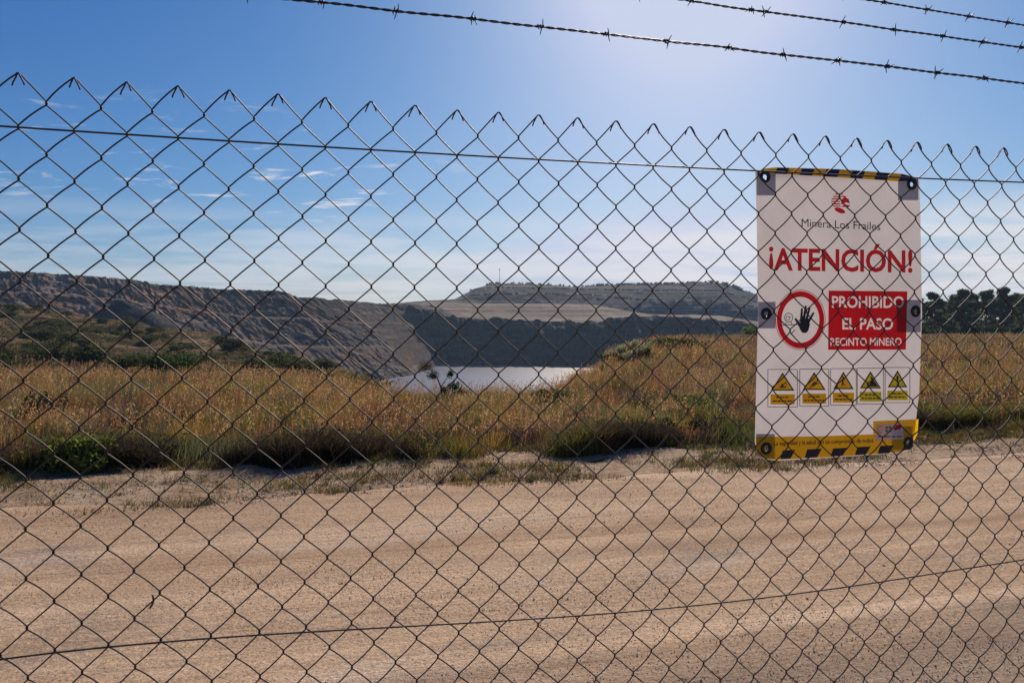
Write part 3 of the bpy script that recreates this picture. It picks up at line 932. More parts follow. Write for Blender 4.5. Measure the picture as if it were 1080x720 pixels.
def copy_thing(t, loc, rz=0, sc=1.0, label=None, sz=None):
    c = t.copy(); COL.objects.link(c)
    c.location = loc; c.rotation_euler = (0, 0, rz); c.scale = (sc, sc, sz or sc)
    if label: c['label'] = label
    for ch in t.children:
        k = ch.copy(); COL.objects.link(k); k.parent = c
    return c


def on_field(u, Y):
    X = (u - 540) / RES_F * Y
    return (float(X), float(Y), float(ground_z(np.array([X]), np.array([Y]))[0]) - .03)


# scattered scrub on the left slope
G_SC = 'scrub bushes dotted over the left slope'
L_SC = 'dark green scrub bush dotted on the rough left slope below the quarry wall'
sc_cols = [(0.07, 0.08, 0.030), (0.10, 0.10, 0.040), (0.05, 0.06, 0.026)]
protos = [make_shrub("scrub_bush", 2.6, 1.3, 900, .16, sc_cols, 200 + k, L_SC, 'bush', G_SC) for k in range(4)]
used = [False] * 4
gs = np.random.default_rng(12)
placed = 0
while placed < 200:
    Yk = float(gs.uniform(48, 128)); uk = float(gs.uniform(-60, 350))
    if fbm(np.array([uk * .02]), np.array([Yk * .05]), 2, 51)[0] < -.25: continue
    if uk > 210 and Yk > 105: continue
    k = int(gs.integers(0, 4)); loc = on_field(uk, Yk); s = float(gs.uniform(.5, 1.25)); r = float(gs.uniform(0, 6.28))
    if not used[k]:
        used[k] = True; o = protos[k]; o.location = loc; o.rotation_euler = (0, 0, r); o.scale = (s, s, s)
    else:
        copy_thing(protos[k], loc, r, s, sz=s * float(gs.uniform(.7, 1.1)))
    placed += 1

nc = 5200
Yk = gs.uniform(44, 130, nc); uk_ = gs.uniform(-120, 400, nc)
ok = (fbm(uk_ * .03, Yk * .12, 3, 53) + gs.normal(0, .3, nc) > .05) & ~((uk_ > 230) & (Yk > 100))
Yk, uk_ = Yk[ok], uk_[ok]; Xk = (uk_ - 540) / RES_F * Yk; nc = len(Xk)
rk = gs.uniform(.15, .6, nc); mm = 14
Pk = np.stack([Xk, Yk, ground_z(Xk, Yk)], 1)[:, None, :] + gs.normal(size=(nc, mm, 3)) * np.stack([rk, rk, rk * .35], 1)[:, None, :]
Pk[..., 2] = np.maximum(Pk[..., 2], ground_z(Pk[..., 0], Pk[..., 1]) + .02)
ck = np.array([(.085, .085, .034), (.17, .135, .055), (.055, .058, .026), (.26, .18, .09)])[gs.integers(0, 4, nc)]
V, F, Cc = flecks(Pk.reshape(-1, 3), np.repeat(rk * .55, mm), np.repeat(ck, mm, 0) * gs.uniform(.7, 1.3, (nc * mm, 1)), 1.3, .6)
tag(link("scrub_cover", np_mesh("scrub_cover", V, F, False, {'tint': Cc}), M_TREE), 'low heath and dry tussocks covering the rough left slope', 'scrub', kind='stuff')

# the two larger bushes in front of the slope, and others one can single out
b = make_shrub("green_bush", 3.1, 1.5, 2600, .12, [(.055, .085, .022), (.075, .11, .03), (.035, .055, .018)], 301, 'large rounded dark green bush behind the dry grass at the foot of the left slope', 'bush')
b.location = on_field(178, 42)
b = make_shrub("green_bush", 2.6, 1.15, 1800, .12, [(.06, .075, .028), (.08, .095, .035)], 302, 'lower grey-green bush just left of the large rounded bush at the slope foot', 'bush')
b.location = on_field(137, 43)
b = make_shrub("green_bush", .78, .46, 2600, .035, [(.17, .21, .045), (.22, .25, .05), (.12, .15, .04)], 303, 'yellow-green leafy weed bush on the sandy verge at lower left', 'bush')
b.location = on_field(78, 6.98)
b = make_shrub("dark_bush", .62, .36, 1800, .03, [(.04, .042, .022), (.055, .045, .028)], 304, 'dark brown dried bush at the grass edge right of the yellow-green weed bush', 'bush')
b.location = on_field(152, 7.2)
b = make_shrub("dark_bush", .7, .40, 1800, .03, [(.035, .035, .022), (.05, .04, .028)], 305, 'blackish dried bush at the grass edge just left of the hanging sign', 'bush')
b.location = on_field(752, 9.0)
b = make_shrub("dark_bush", .62, .38, 1600, .03, [(.035, .035, .022), (.05, .05, .028)], 306, 'dark leafy bush at the grass edge left of the blackish one beside the sign', 'bush')
b.location = on_field(690, 8.9)
b = make_shrub("green_bush", 1.0, .44, 2000, .04, [(.13, .16, .05), (.18, .19, .06), (.10, .12, .04)], 307, 'green bushy clump in the middle of the dry grass left of the sign', 'bush')
b.location = on_field(725, 11.5)
b = make_shrub("green_bush", 1.0, .55, 2200, .04, [(.08, .105, .04), (.10, .12, .05)], 308, 'grey-green weed clump in the grass below the right end of the water', 'bush')
b.location = on_field(585, 13)
b = make_shrub("dark_bush", .6, .5, 1500, .035, [(.04, .05, .025), (.06, .05, .03)], 309, 'tall dark weed clump in the dry grass at the left edge of the view', 'bush')
b.location = on_field(47, 11)
b = make_shrub("green_bush", 1.2, .5, 2000, .045, [(.17, .19, .06), (.21, .22, .08)], 310, 'pale yellow-green sunlit bush lying above the grass at the pit rim left of the water', 'bush')
b.location = on_field(330, 26)
b = make_shrub("green_bush", 4.2, 2.3, 1500, .22, [(.10, .14, .035), (.13, .16, .04)], 311, 'bright green bush at the far field edge against the sign left edge', 'bush')
b.location = on_field(795, 105)
for k, (u, Y, lab) in enumerate([(697, 37, 'dark bush on the mound crest nearest the pit'), (712, 35, 'dark bush in the middle of the three on the mound crest'), (733, 38, 'dark bush on the mound crest nearest the sign')]):
    b = make_shrub("dark_bush", 2.0, .8, 1000, .1, [(.05, .065, .025), (.07, .08, .03)], 320 + k, lab, 'bush', 'dark bushes on the mound crest')
    b.location = on_field(u, Y)

# leaning scrub on the end of the mound, sunlit tops painted as pale blades
G_TU = 'leaning scrub at the mound end'
for k, (u, Y, w, h, lab) in enumerate([(648, 27, .85, .62, 'leaning green scrub clump with pale-painted sunlit tips, leftmost of three at the mound end'),
                                      (671, 24, 1.0, .80, 'largest leaning scrub clump, lowest of three at the mound end above the water'),
                                      (662, 30, .8, .75, 'upper scrub clump, highest of three at the mound end')]):
    t = thing("lit_tip_scrub", on_field(u, Y), lab, 'scrub', G_TU)
    g = np.random.default_rng(400 + k)
    bl = []
    for i_ in range(9):
        f = i_ / 8
        bl.append(((f - .5) * w + g.normal(0, .06), g.normal(0, .15), h * (.22 + .45 * f) + g.normal(0, .05), w * g.uniform(.10, .2), .2, h * g.uniform(.14, .26)))
    P, c = leaf_cloud(bl, 1500, .05, [(.09, .115, .035), (.12, .145, .045), (.06, .075, .025)], 420 + k, .3)
    V, F, Cc = flecks(P, .05 * g.uniform(.6, 1.5, len(P)), c, 1.8, .8)
    fo = MB(); fo.add(V, F); fo.C[-1] = Cc
    m = 420; f = g.random(m) ** .8
    base = np.stack([(f - .5) * w + g.normal(0, .05, m), g.normal(-.05, .15, m), h * (.35 + .55 * f) + g.normal(0, .05, m)], 1)
    C = np.array([.42, .42, .24]) * g.uniform(.6, 1.2, (m, 1))
    V, F, Cc = blades(base, g.uniform(.06, .2, m), .03 * np.ones(m), g.normal(.3, .8, m), g.uniform(.4, 1.2, m), C * .8, C, 2)
    fo.add(V, F); fo.C[-1] = Cc; fo.build("foliage", M_TREE, t, smooth=False, tint=True)
    mb = MB()
    for i_ in range(4):
        e_ = np.array([(i_ / 3 - .5) * w * .8, 0, h * (.3 + .15 * i_)])
        V, F = tubes(np.array([[0, 0, -.02], e_ * .5 + np.array([0, 0, -.04]), e_]), np.array([.02, .014, .006]), 5, (.2, 1, .1)); mb.add(V, F)
    mb.build("stem", M_BARK, t)

# young tree in front of the water
def limbs_tree(name, loc, trunk_pts, r0, branches, blobs, n, size, cols, seed, label, cat, group=None, leafmat=None):
    t = thing(name, loc, label, cat, group)
    mb = MB()
    tp = resample(trunk_pts, 10)
    V, F = tubes(tp, np.linspace(r0, r0 * .3, 10), 6, (1, .2, .05)); mb.add(V, F)
    for p0, p1 in branches:
        p = resample([p0, (np.array(p0) + np.array(p1)) / 2 + np.array([0, 0, .04 * np.linalg.norm(np.array(p1) - np.array(p0))]), p1], 6)
        V, F = tubes(p, np.linspace(r0 * .45, r0 * .12, 6), 5, (.2, 1, .05)); mb.add(V, F)
    mb.build("trunk", M_BARK, t)
    P, c = leaf_cloud(blobs, n, size, cols, seed, .25)
    V, F, Cc = flecks(P, size * np.random.default_rng(seed).uniform(.6, 1.4, len(P)), c, 1.7, .2)
    link("crown", np_mesh("crown", V, F, False, {'tint': Cc}), leafmat or M_TREE, t)
    return t


sl = on_field(470, 15.5)
k_ = 15.5 / RES_F
limbs_tree("young_tree", sl, [(0, 0, 0), (-.05, 0, .35), (-.2, 0, .7), (-.42, 0, 1.0)], .028,
           [((-.05, 0, .35), (.25, .05, .55)), ((-.1, 0, .5), (.12, -.1, .8)), ((-.2, 0, .7), (-.55, .1, .85)), ((0, 0, .15), (.4, 0, .35))],
           [(-.45, 0, .95, .2, .16, .16), (-.3, .05, .75, .16, .14, .12), (.2, 0, .5, .2, .15, .14), (.38, 0, .36, .2, .15, .12), (.1, 0, .78, .09, .09, .1), (-.05, 0, .4, .13, .1, .12), (.1, 0, .25, .2, .15, .12)],
           2200, .032, [(.055, .07, .026), (.075, .09, .036), (.045, .055, .024)], 501, 'small scraggly young tree with dark leaves in front of the pit water', 'tree')

# pines behind the right field
G_P = 'pines in the row behind the right field'
L_P = 'dark pine in the dense tree row behind the field, right of the sign'


def make_pine(seed, H):
    g = np.random.default_rng(seed)
    br = []; blobs = []
    for k in range(15):
        zz_ = H * (.16 + .82 * (k + g.uniform(0, .7)) / 15); a = g.uniform(0, 6.28)
        R = H * .24 * (1.12 - .75 * (zz_ / H) ** 1.6) * g.uniform(.55, 1.1)
        p1 = (math.cos(a) * R, math.sin(a) * R, min(zz_ + .2, H * .96))
        br.append(((0, 0, zz_ * .93), p1))
        blobs.append((p1[0] * .8, p1[1] * .8, p1[2], H * .10 * g.uniform(.7, 1.3), H * .10 * g.uniform(.7, 1.3), H * .055 * g.uniform(.7, 1.3)))
    blobs.append((0, 0, H * .93, H * .08, H * .08, H * .07))
    return limbs_tree("pine_tree", (0, 0, 0), [(0, 0, 0), (g.normal(0, .1), 0, H * .5), (g.normal(0, .2), 0, H * .95)], .16, br, blobs, 3800, .26,
                      [(.115, .14, .08), (.15, .175, .095), (.09, .11, .065)], seed, L_P, 'pine tree', G_P)


pines = [make_pine(600 + k, 8.5) for k in range(5)]
pu = [False] * 5
gp = np.random.default_rng(77)
for Yr, du in ((118, 11), (126, 11), (135, 12)):
    u = 900.0
    while u < 1420:
        if u > 1100 and Yr > 130: break
        uk = u + gp.uniform(-4, 4); Yk = Yr + gp.uniform(-3, 3)
        hz_ = float(gp.uniform(.70, .96)); loc = on_field(uk, Yk); loc = (loc[0], loc[1], loc[2] - .1)
        k = int(gp.integers(0, 5)); r = float(gp.uniform(0, 6.28))
        if not pu[k]:
            pu[k] = True; o = pines[k]; o.location = loc; o.rotation_euler = (0, 0, r); o.scale = (hz_,) * 3
        else:
            copy_thing(pines[k], loc, r, hz_)
        u += du * float(gp.uniform(.8, 1.25))
G_TB = 'bushes under the pine row'
tb = [make_shrub("green_bush", 3.6, 2.2, 1100, .24, [(.06, .085, .028), (.08, .105, .035), (.045, .06, .024)], 650 + k, 'leafy green bush at the foot of the pine row behind the right field', 'bush', G_TB) for k in range(3)]
uk = [False] * 3
for i, u in enumerate(np.arange(905, 1200, 14.0)):
    k = i % 3; loc = on_field(u + gp.uniform(-4, 4), 112 + gp.uniform(-4, 3)); s = float(gp.uniform(.6, 1.15)); r = float(gp.uniform(0, 6.28))
    if not uk[k]:
        uk[k] = True; tb[k].location = loc; tb[k].rotation_euler = (0, 0, r); tb[k].scale = (s, s, s)
    else:
        copy_thing(tb[k], loc, r, s)

# far-off scrub on the dump benches and rim: reads as one mass
def hill_scrub():
    g = np.random.default_rng(88); P = []; C = []
    def put(u, Y, v, h):
        c = at_depth(u, v, Y); m = 26
        d = g.normal(size=(m, 3)); d /= np.linalg.norm(d, axis=1, keepdims=True)
        P.append(c + np.array([0, 0, h * .05]) + d * np.array([h * .8, h * .8, h * .8]) * g.uniform(.4, 1, (m, 1))); C.append(np.array([.045, .05, .032]) * g.uniform(.6, 1.5, (m, 1)))
    su = [s[0] for s in sil]; sv = [s[1] for s in sil]
    for u in g.uniform(495, 800, 240):
        if u < 630 and g.random() < .6: continue
        put(u, 546, np.interp(u, su, sv), g.uniform(.6, 1.9))
    for rr_, Yr in ((r2, 486), (r3, 514)):
        ru = [p[0] for p in rr_]; rv = [p[2] for p in rr_]
        for u in g.uniform(495, 800, 170): put(u, Yr, np.interp(u, ru, rv), g.uniform(.5, 1.5))
    P = np.concatenate(P); C = np.concatenate(C)
    V, F, Cc = flecks(P, np.full(len(P), 1.0), C, 1.2, .3)
    return np_mesh("hill_scrub", V, F, False, {'tint': Cc})


tag(link("hill_scrub", hill_scrub(), M_TREE), 'fringe of scrub along the benches and rim of the far flat-topped hill', 'scrub', kind='stuff')
def rim_scrub():
    g = np.random.default_rng(89); P = []; C = []
    tu = [p[0] for p in top]; tY = [p[1] for p in top]; tv = [p[2] for p in top]
    for u in g.uniform(-150, 450, 330):
        Yk = np.interp(u, tu, tY) + 1; h = g.uniform(.3, 1.0)
        c = at_depth(u, np.interp(u, tu, tv) + 1.6, Yk); m = 22
        d = g.normal(size=(m, 3)); d /= np.linalg.norm(d, axis=1, keepdims=True)
        P.append(c + np.array([0, 0, h * .3]) + d * np.array([h * 1.1, h, h * .9]) * g.uniform(.2, 1, (m, 1))); C.append(np.array([.05, .05, .032]) * g.uniform(.6, 1.5, (m, 1)))
    P = np.concatenate(P); C = np.concatenate(C)
    V, F, Cc = flecks(P, np.full(len(P), .55), C, 1.2, .3)
    return np_mesh("rim_scrub", V, F, False, {'tint': Cc})
tag(link("rim_scrub", rim_scrub(), M_TREE), 'low scrub along the top rim of the left quarry wall', 'scrub', kind='stuff')

# thin mast on the far hill
mt = thing("mast", tuple(at_depth(527, 300.5, 545)), 'thin tall mast standing on the far flat-topped hill', 'mast')
hm = 18 / RES_F * 545
V, F = tubes(np.array([[[0, 0, -1], [0, 0, hm * .5], [0, 0, hm]]]), np.array([.26, .20, .10]), 6, (1, .2, 0))
link("pole", np_mesh("pole", V, F), M_POST, mt)
V, F = tubes(np.array([[[0, 0, hm * .86], [0, 0, hm * .93]]]), .4, 8, (1, .2, 0))
link("antenna", np_mesh("antenna", V, F), M_POST, mt)

# ------------------------------------------------------------------ the chain-link fence
PW = 0.08264; L0 = -0.52681; RH = 0.0851


def z_top(l):
    return 0.00695 * l * l - 0.00616 * l + 1.97516


WR = 0.00138
k_lo, k_hi = -9, 35        # apex columns
fence = thing("chain_link_fence", tuple(fence_xyz(L0, 0.0)), 'dark weathered chain-link fence with a jagged top edge in front of the road', 'fence')
FO = np.array(fence.location)
NROW = 23


def jit(c, r):
    """tiny unevenness of the hand-stretched mesh"""
    return 0.0022 * np.array([vnoise(c * .37 + 3, r * .41, 5), vnoise(c * .33 + 9, r * .39, 8)])


def knot(c, r):
    """c in half pitches (even = apex columns), r in rows below the top"""
    l = L0 + c * PW / 2
    d = jit(np.array(float(c)), np.array(float(r)))
    lean = 0.00045 * (r - 11) * 0
    return l + float(d[0]) + lean, z_top(l) - 0.004 - r * RH - (0.003 if r > 0 else 0) + float(d[1])


mbw = MB()
for w_ in range(2 * k_lo, 2 * k_hi):
    c0, c1 = w_, w_ + 1
    pts = []
    # zigzag down between half-columns c0 and c1
    even_c = c0 if c0 % 2 == 0 else c1
    odd_c = c1 if even_c == c0 else c0
    r = 0.0
    seq = []
    for k in range(NROW * 2 + 1):
        seq.append((even_c if k % 2 == 0 else odd_c, k * .5))
    for k, (c, r) in enumerate(seq):
        l, z = knot(c, r)
        sgn = 1 if c == c1 else -1
        if k == 0:
            # knuckled end: the wire goes over the apex and is bent down the other side
            jh = .8 + .35 * abs(math.sin(c * 3.7 + sgn))
            dd = -.0045 if sgn > 0 else .0035
            pts += [(l + sgn * .0098 * jh, z - .0175 * jh, dd), (l + sgn * .0082 * jh, z - .0120 * jh, dd * 1.1), (l + sgn * .0048, z - .0050, dd),
                    (l + sgn * .0022, z + .0002, dd * .6), (l - sgn * .0005, z + .0016, .0)]
            prev = (l - sgn * .0045, z - .0022)
            pts.append((prev[0], prev[1], 0.0))
            continue
        e = sgn * .0006
        # strand from prev to (l, z): "/" (rising to the right) bows to the camera, "\" away
        a = (l + e, z + .0023)
        rising = (a[0] - prev[0]) * (a[1] - prev[1]) > 0
        D = -.0046 if rising else .0046
        for t in (.1, .25, .42, .58, .75, .9):
            pts.append((prev[0] + (a[0] - prev[0]) * t, prev[1] + (a[1] - prev[1]) * t, D * math.sin(math.pi * t) ** .8))
        pts.append((a[0], a[1], D * .15))
        pts.append((l + e * 1.5, z, 0.0))
        prev = (l + e, z - .0023)
        pts.append((prev[0], prev[1], -D * .15 * -1))
    pts = np.array(pts)
    P = fence_xyz(pts[:, 0], pts[:, 1], pts[:, 2]) - FO
    V, F = tubes(P, WR, 5, (FN[0], FN[1], 0.03))
    mbw.add(V, F)
mbw.build("wire_mesh", M_WIRE, fence)

LA, LB = L0 + k_lo * PW + .02, L0 + k_hi * PW - .02
for (uu, vv, deg, off) in (([0, 300, 690, 800, 1080], [133, 152.6, 175, 180, 192.5], 2, -.0075), ([0, 150, 300, 500, 700, 900, 1080], [694.6, 679.6, 667.4, 655, 642.6, 617, 590], 4, -.0075)):
    l, z = fence_lz(np.array(uu), np.array(vv), off)
    pf = np.polyfit(l, z, deg)
    ls = np.linspace(LA, LB, 160)
    lc = np.clip(ls, l[0] - .1, l[-1] + .1)
    zs = np.polyval(pf, lc)
    V, F = tubes(fence_xyz(ls, zs, off) - FO, .0017, 6, (FN[0], FN[1], .03))
    link("tension_wire", np_mesh("tension_wire", V, F), M_WIRE, fence)
# rusty loose stub of tie wire
l, z = fence_lz(np.array([161, 162, 160, 158]), np.array([627, 633, 638, 641]), -.009)
V, F = tubes(fence_xyz(l, z, -.009) - FO, .0018, 6, (FN[0], FN[1], .03))
link("tie_wire", np_mesh("tie_wire", V, F), plain("rusty_wire", (.14, .06, .03), .8, .2), fence)
# posts just outside the picture that carry the mesh and the barbed wire
for lp in (LA - .03, LB + .03):
    mb = MB()
    p = fence_xyz([lp, lp, lp, lp], [-.2, 1.0, 2.02, 2.06], .035) - FO
    V, F = tubes(p, .025, 12, (FD[0], FD[1], .02)); mb.add(V, F)
    po = mb.build("post", M_POST, fence)
    V, F = tubes(fence_xyz([lp, lp, lp], [2.03, 2.3, 2.62], [.035, .14, .30]) - FO, .017, 8, (FD[0], FD[1], .02))
    arm = link("post_arm", np_mesh("post_arm", V, F), M_POST, po)

# ------------------------------------------------------------------ barbed wire strands
G_B = 'barbed wire strands above the fence'
BW = [
    ([310, 417, 499, 570, 640, 703, 769, 826, 884, 936, 988, 1038, 1080], [0, 11, 20, 28, 36, 44, 50.5, 58, 65, 70, 77, 83, 88], .0, 2,
     [339, 417, 499, 570, 640, 703, 769, 826, 884, 936, 988, 1038], 'lowest of the three barbed wire strands, the longest one, just above the mesh top'),
    ([729.7, 809, 890, 943, 994, 1037, 1080], [1.8, 12.6, 24.5, 31.8, 37.6, 44.4, 51], .12, 1, [729.7, 792, 807, 890, 943, 994, 1037], 'middle of the three barbed wire strands at upper right'),
    ([914, 932.6, 978, 1022, 1063, 1080], [0, 3.6, 10.1, 17, 24, 27], .25, 1, [932.6, 978, 1022, 1063], 'topmost barbed wire strand, the short one in the upper right corner')]
barb_meshes = []
for k in range(5):
    g = np.random.default_rng(900 + k); mb = MB()
    # wrapped turns
    t = np.linspace(0, 1, 30); a = t * 2 * np.pi * 2.2
    V, F = tubes(np.stack([-.006 + .012 * t, .0036 * np.cos(a), .0036 * np.sin(a)], 1), .0011, 5, (.02, .3, .9)); mb.add(V, F)
    a0 = g.uniform(0, 6.28)
    for x, da in ((-.005, 0), (-.003, 3.3), (.003, 1.5), (.005, 4.6)):
        aa = a0 + da + g.uniform(-.3, .3)
        d = np.array([g.uniform(-.3, .3), math.cos(aa), math.sin(aa)])
        p = np.array([x, 0, 0]) + np.linspace(.002, .0155, 4)[:, None] * d
        V, F = tubes(p, np.array([.0011, .0011, .0010, .0003]), 5, (.9, .2, .31)); mb.add(V, F)
    me = np_mesh("barb", np.concatenate(mb.V), mb.F); me.materials.append(M_BARB); barb_meshes.append(me)
gb = np.random.default_rng(5)
for uu, vv, off, deg, bu, lab in BW:
    l, z = fence_lz(np.array(uu), np.array(vv), off)
    pf = np.polyfit(l, z, deg)
    ls = np.arange(LA - .03, LB + .03, .004)
    zl = np.polyval(pf, np.clip(ls, l[0], l[-1])) + np.polyval(np.polyder(pf), l[0]) * np.minimum(ls - l[0], 0) + np.polyval(np.polyder(pf), l[-1]) * np.maximum(ls - l[-1], 0)
    zl = zl + .0012 * np.array([vnoise(np.array(x * 9), np.array(0.0), 31) for x in ls])
    t = thing("barbed_wire", tuple(fence_xyz(ls[0], zl[0], off)), lab, 'barbed wire', G_B)
    O = np.array(t.location)
    mb = MB()
    for ph in (0, np.pi):
        a = ls / .046 * 2 * np.pi + ph
        p = fence_xyz(ls, zl + .0014 * np.sin(a), off + .0014 * np.cos(a)) - O
        V, F = tubes(p, .00140, 5, (FN[0], FN[1], .03)); mb.add(V, F)
    mb.build("wire", M_BARB, t)
    lb = list(fence_lz(np.array(bu, float), np.interp(bu, uu, vv), off)[0])
    while lb[0] - .13 > ls[0]: lb.insert(0, lb[0] - .13 + gb.uniform(-.008, .008))
    while lb[-1] + .12 < ls[-1]: lb.append(lb[-1] + .12 + gb.uniform(-.008, .008))
    for b in lb:
        o = bpy.data.objects.new("barb", barb_meshes[int(gb.integers(0, 5))]); COL.objects.link(o); o.parent = t
        o.location = tuple(fence_xyz(b, float(np.interp(b, ls, zl)), off) - O)
        o.rotation_euler = (gb.uniform(0, 6.28), 0, 0); o.rotation_mode = 'XYZ'
        o.delta_rotation_euler = (0, 0, PHI)

# ------------------------------------------------------------------ the warning sign
M_VINYL = sheet_mat("white_vinyl", (.70, .632, .612), .34, .08, 12)
M_PATCH = sheet_mat("grey_reinforcement", (.38, .36, .40), .17, .05, 20)
M_RED = sheet_mat("red_print", (.78, .020, .030), .55, .06, 15)
M_RTXT = sheet_mat("red_lettering", (.72, .035, .045), .55, .05, 20)
M_WHITE = sheet_mat("white_print", (.82, .74, .74), .42, .03, 20)
M_YEL = sheet_mat("yellow_print", (.85, .48, .012), .50, .06, 15)
M_BLK = plain("black_print", (.016, .017, .024), .5, 0, .4, .15, 30)
M_NAVY = plain("navy_print", (.012, .022, .055), .5, 0, .4, .15, 30)
M_GREY = plain("grey_lettering", (.05, .05, .055), .6, 0, .3, .1, 30)
M_GROM = plain("dark_grommet", (.018, .018, .022), .42, .3, .5, .15, 60)
M_TIE = plain("black_cable_tie", (.02, .02, .02), .5, 0, .4, .1, 60)
M_LIME = sheet_mat("lime_print", (.72, .60, .03), .5, .06, 15)
M_GRN = sheet_mat("green_print", (.12, .26, .10), .3, .06, 15)

S_XL = ([0, .15, .5, .75, .95, 1], [796.5, 798, 799.5, 797.5, 796, 798])
S_XR = ([0, .1, .5, .8, .95, 1], [969.5, 970.5, 972.5, 969.5, 964.5, 961.5])
S_YT = ([0, .05, .13, .5, .9, .96, 1], [181.5, 177.8, 176.2, 178.2, 183.3, 186, 190.5])
S_YB = ([0, .08, .13, .5, .9, .96, 1], [480, 484.5, 485.5, 482, 477.5, 476.5, 470])


def sign_off(x, y):
    s = np.clip((np.asarray(x, float) - 797) / 172, 0, 1); t = np.clip((np.asarray(y, float) - 179) / 303, 0, 1)
    return (.0185 - .006 * np.sin(np.pi * s) * (.6 + .4 * np.cos(3 * t)) + .0022 * np.sin(5.5 * t + 2.2 * s)
            + .0012 * np.sin(11 * s - 4 * t) + .010 * np.clip((.045 - t) / .045, 0, 1) ** 2)


def sign_pt(x, y, front=0.0):
    off = sign_off(x, y) - front
    l, z = fence_lz(np.asarray(x, float), np.asarray(y, float), off)
    return fence_xyz(l, z, off)


sign = thing("warning_sign", tuple(sign_pt(883., 482.)), 'white warning banner reading ATENCIÓN hung behind the chain-link mesh with black eyelets', 'sign')
SO = np.array(sign.location)
ns, ntt = 90, 140
s, t = np.meshgrid(np.linspace(0, 1, ns), np.linspace(0, 1, ntt))
Xp = np.interp(t, *S_XL) * (1 - s) + np.interp(t, *S_XR) * s
Yp = np.interp(s, *S_YT) * (1 - t) + np.interp(s, *S_YB) * t
EYES = ((806.7, 186.6, 6.4), (961.4, 194.6, 6.0), (808, 330.8, 6.4), (965.5, 328.2, 6.2), (808, 472.6, 6.8), (957.5, 466.4, 6.4))


def punched(F, x, y):
    """leave out the faces inside the eyelet holes"""
    cxy = np.stack([x.ravel()[F].mean(1), y.ravel()[F].mean(1)], 1); ok = np.ones(len(F), bool)
    for ex, ey, _ in EYES: ok &= np.hypot(cxy[:, 0] - ex, cxy[:, 1] - ey) > 3.4
    return F[ok]


panel = link("panel", np_mesh("panel", sign_pt(Xp, Yp) - SO, [punched(grid_faces(ntt, ns), Xp, Yp)]), M_VINYL, sign)

LAYER = [0]


class Print:
    """printed shapes in photo pixels of the sign face; every shape a hair in front of the last"""
    def __init__(s, base=.0010): s.mb = MB(); s.b = base; s.k = 0
    def lift(s): s.k += 1; return s.b + s.k * .00003
    def strip(s, top_, bot_, n=24):
        """band between two polylines [(x,y)...]"""
        f = s.lift(); ta = resample(top_, n); ba = resample(bot_, n)
        m = 14 if n > 20 else 5
        R = np.stack([ta * (1 - k / (m - 1)) + ba * k / (m - 1) for k in range(m)])
        s.mb.add(sign_pt(R[..., 0], R[..., 1], f) - SO, [punched(grid_faces(m, n), R[..., 0], R[..., 1])]); return s
    def quad(s, x0, y0, x1, y1, skew=0.0, dy=0.0):
        return s.strip([(x0 + skew, y0), (x1 + skew, y0 + dy)], [(x0, y1), (x1, y1 + dy)], 8)
    def poly(s, pts):
        f = s.lift(); p = np.array(pts, float); c = p.mean(0)
        V = np.concatenate([p, [c]]); n = len(p); k = np.arange(n)
        s.mb.add(sign_pt(V[:, 0], V[:, 1], f) - SO, [np.stack([k, (k + 1) % n, np.full(n, n)], 1)]); return s
    def ring(s, cx, cy, rx, ry, ix, iy, a0=0, a1=360, n=48):
        f = s.lift(); a = np.radians(np.linspace(a0, a1, n))
        o = np.stack([cx + rx * np.cos(a), cy + ry * np.sin(a)], 1); i = np.stack([cx + ix * np.cos(a), cy + iy * np.sin(a)], 1)
        V = np.stack([o, i]); s.mb.add(sign_pt(V[..., 0], V[..., 1], f) - SO, [grid_faces(2, n)]); return s
    def disc(s, cx, cy, rx, ry, n=40):
        a = np.linspace(0, 2 * np.pi, n, endpoint=False)
        return s.poly(np.stack([cx + rx * np.cos(a), cy + ry * np.sin(a)], 1))
    def line(s, x0, y0, x1, y1, w):
        d = np.array([x1 - x0, y1 - y0], float); d /= np.linalg.norm(d); n = np.array([-d[1], d[0]]) * w / 2
        a, b = np.array([x0, y0]), np.array([x1, y1])
        return s.poly([a + n, b + n, b - n, a - n])
    def capsule(s, x0, y0, x1, y1, w0, w1):
        d = math.atan2(y1 - y0, x1 - x0); p = []
        for a in np.linspace(d + math.pi / 2, d + 3 * math.pi / 2, 8): p.append((x0 + w0 * math.cos(a), y0 + w0 * math.sin(a) * 1.1))
        for a in np.linspace(d - math.pi / 2, d + math.pi / 2, 8): p.append((x1 + w1 * math.cos(a), y1 + w1 * math.sin(a) * 1.1))
        return s.poly(p)
    def build(s, name, mat, parent): return s.mb.build(name, mat, parent, smooth=False)


_fc = {}


def text_mesh(body, bold):
    cu = bpy.data.curves.new("lettering", 'FONT'); cu.body = body; cu.offset = bold; cu.resolution_u = 3; cu.fill_mode = 'FRONT' if False else 'BOTH'
    o = bpy.data.objects.new("tmp_text", cu); COL.objects.link(o)
    dg = bpy.context.evaluated_depsgraph_get(); dg.update()
    me = bpy.data.meshes.new_from_object(o.evaluated_get(dg))
    bpy.data.objects.remove(o); bpy.data.curves.remove(cu)
    V = np.array([v.co[:] for v in me.vertices]); P = [list(p.vertices) for p in me.polygons]
    bpy.data.meshes.remove(me)
    return V, P


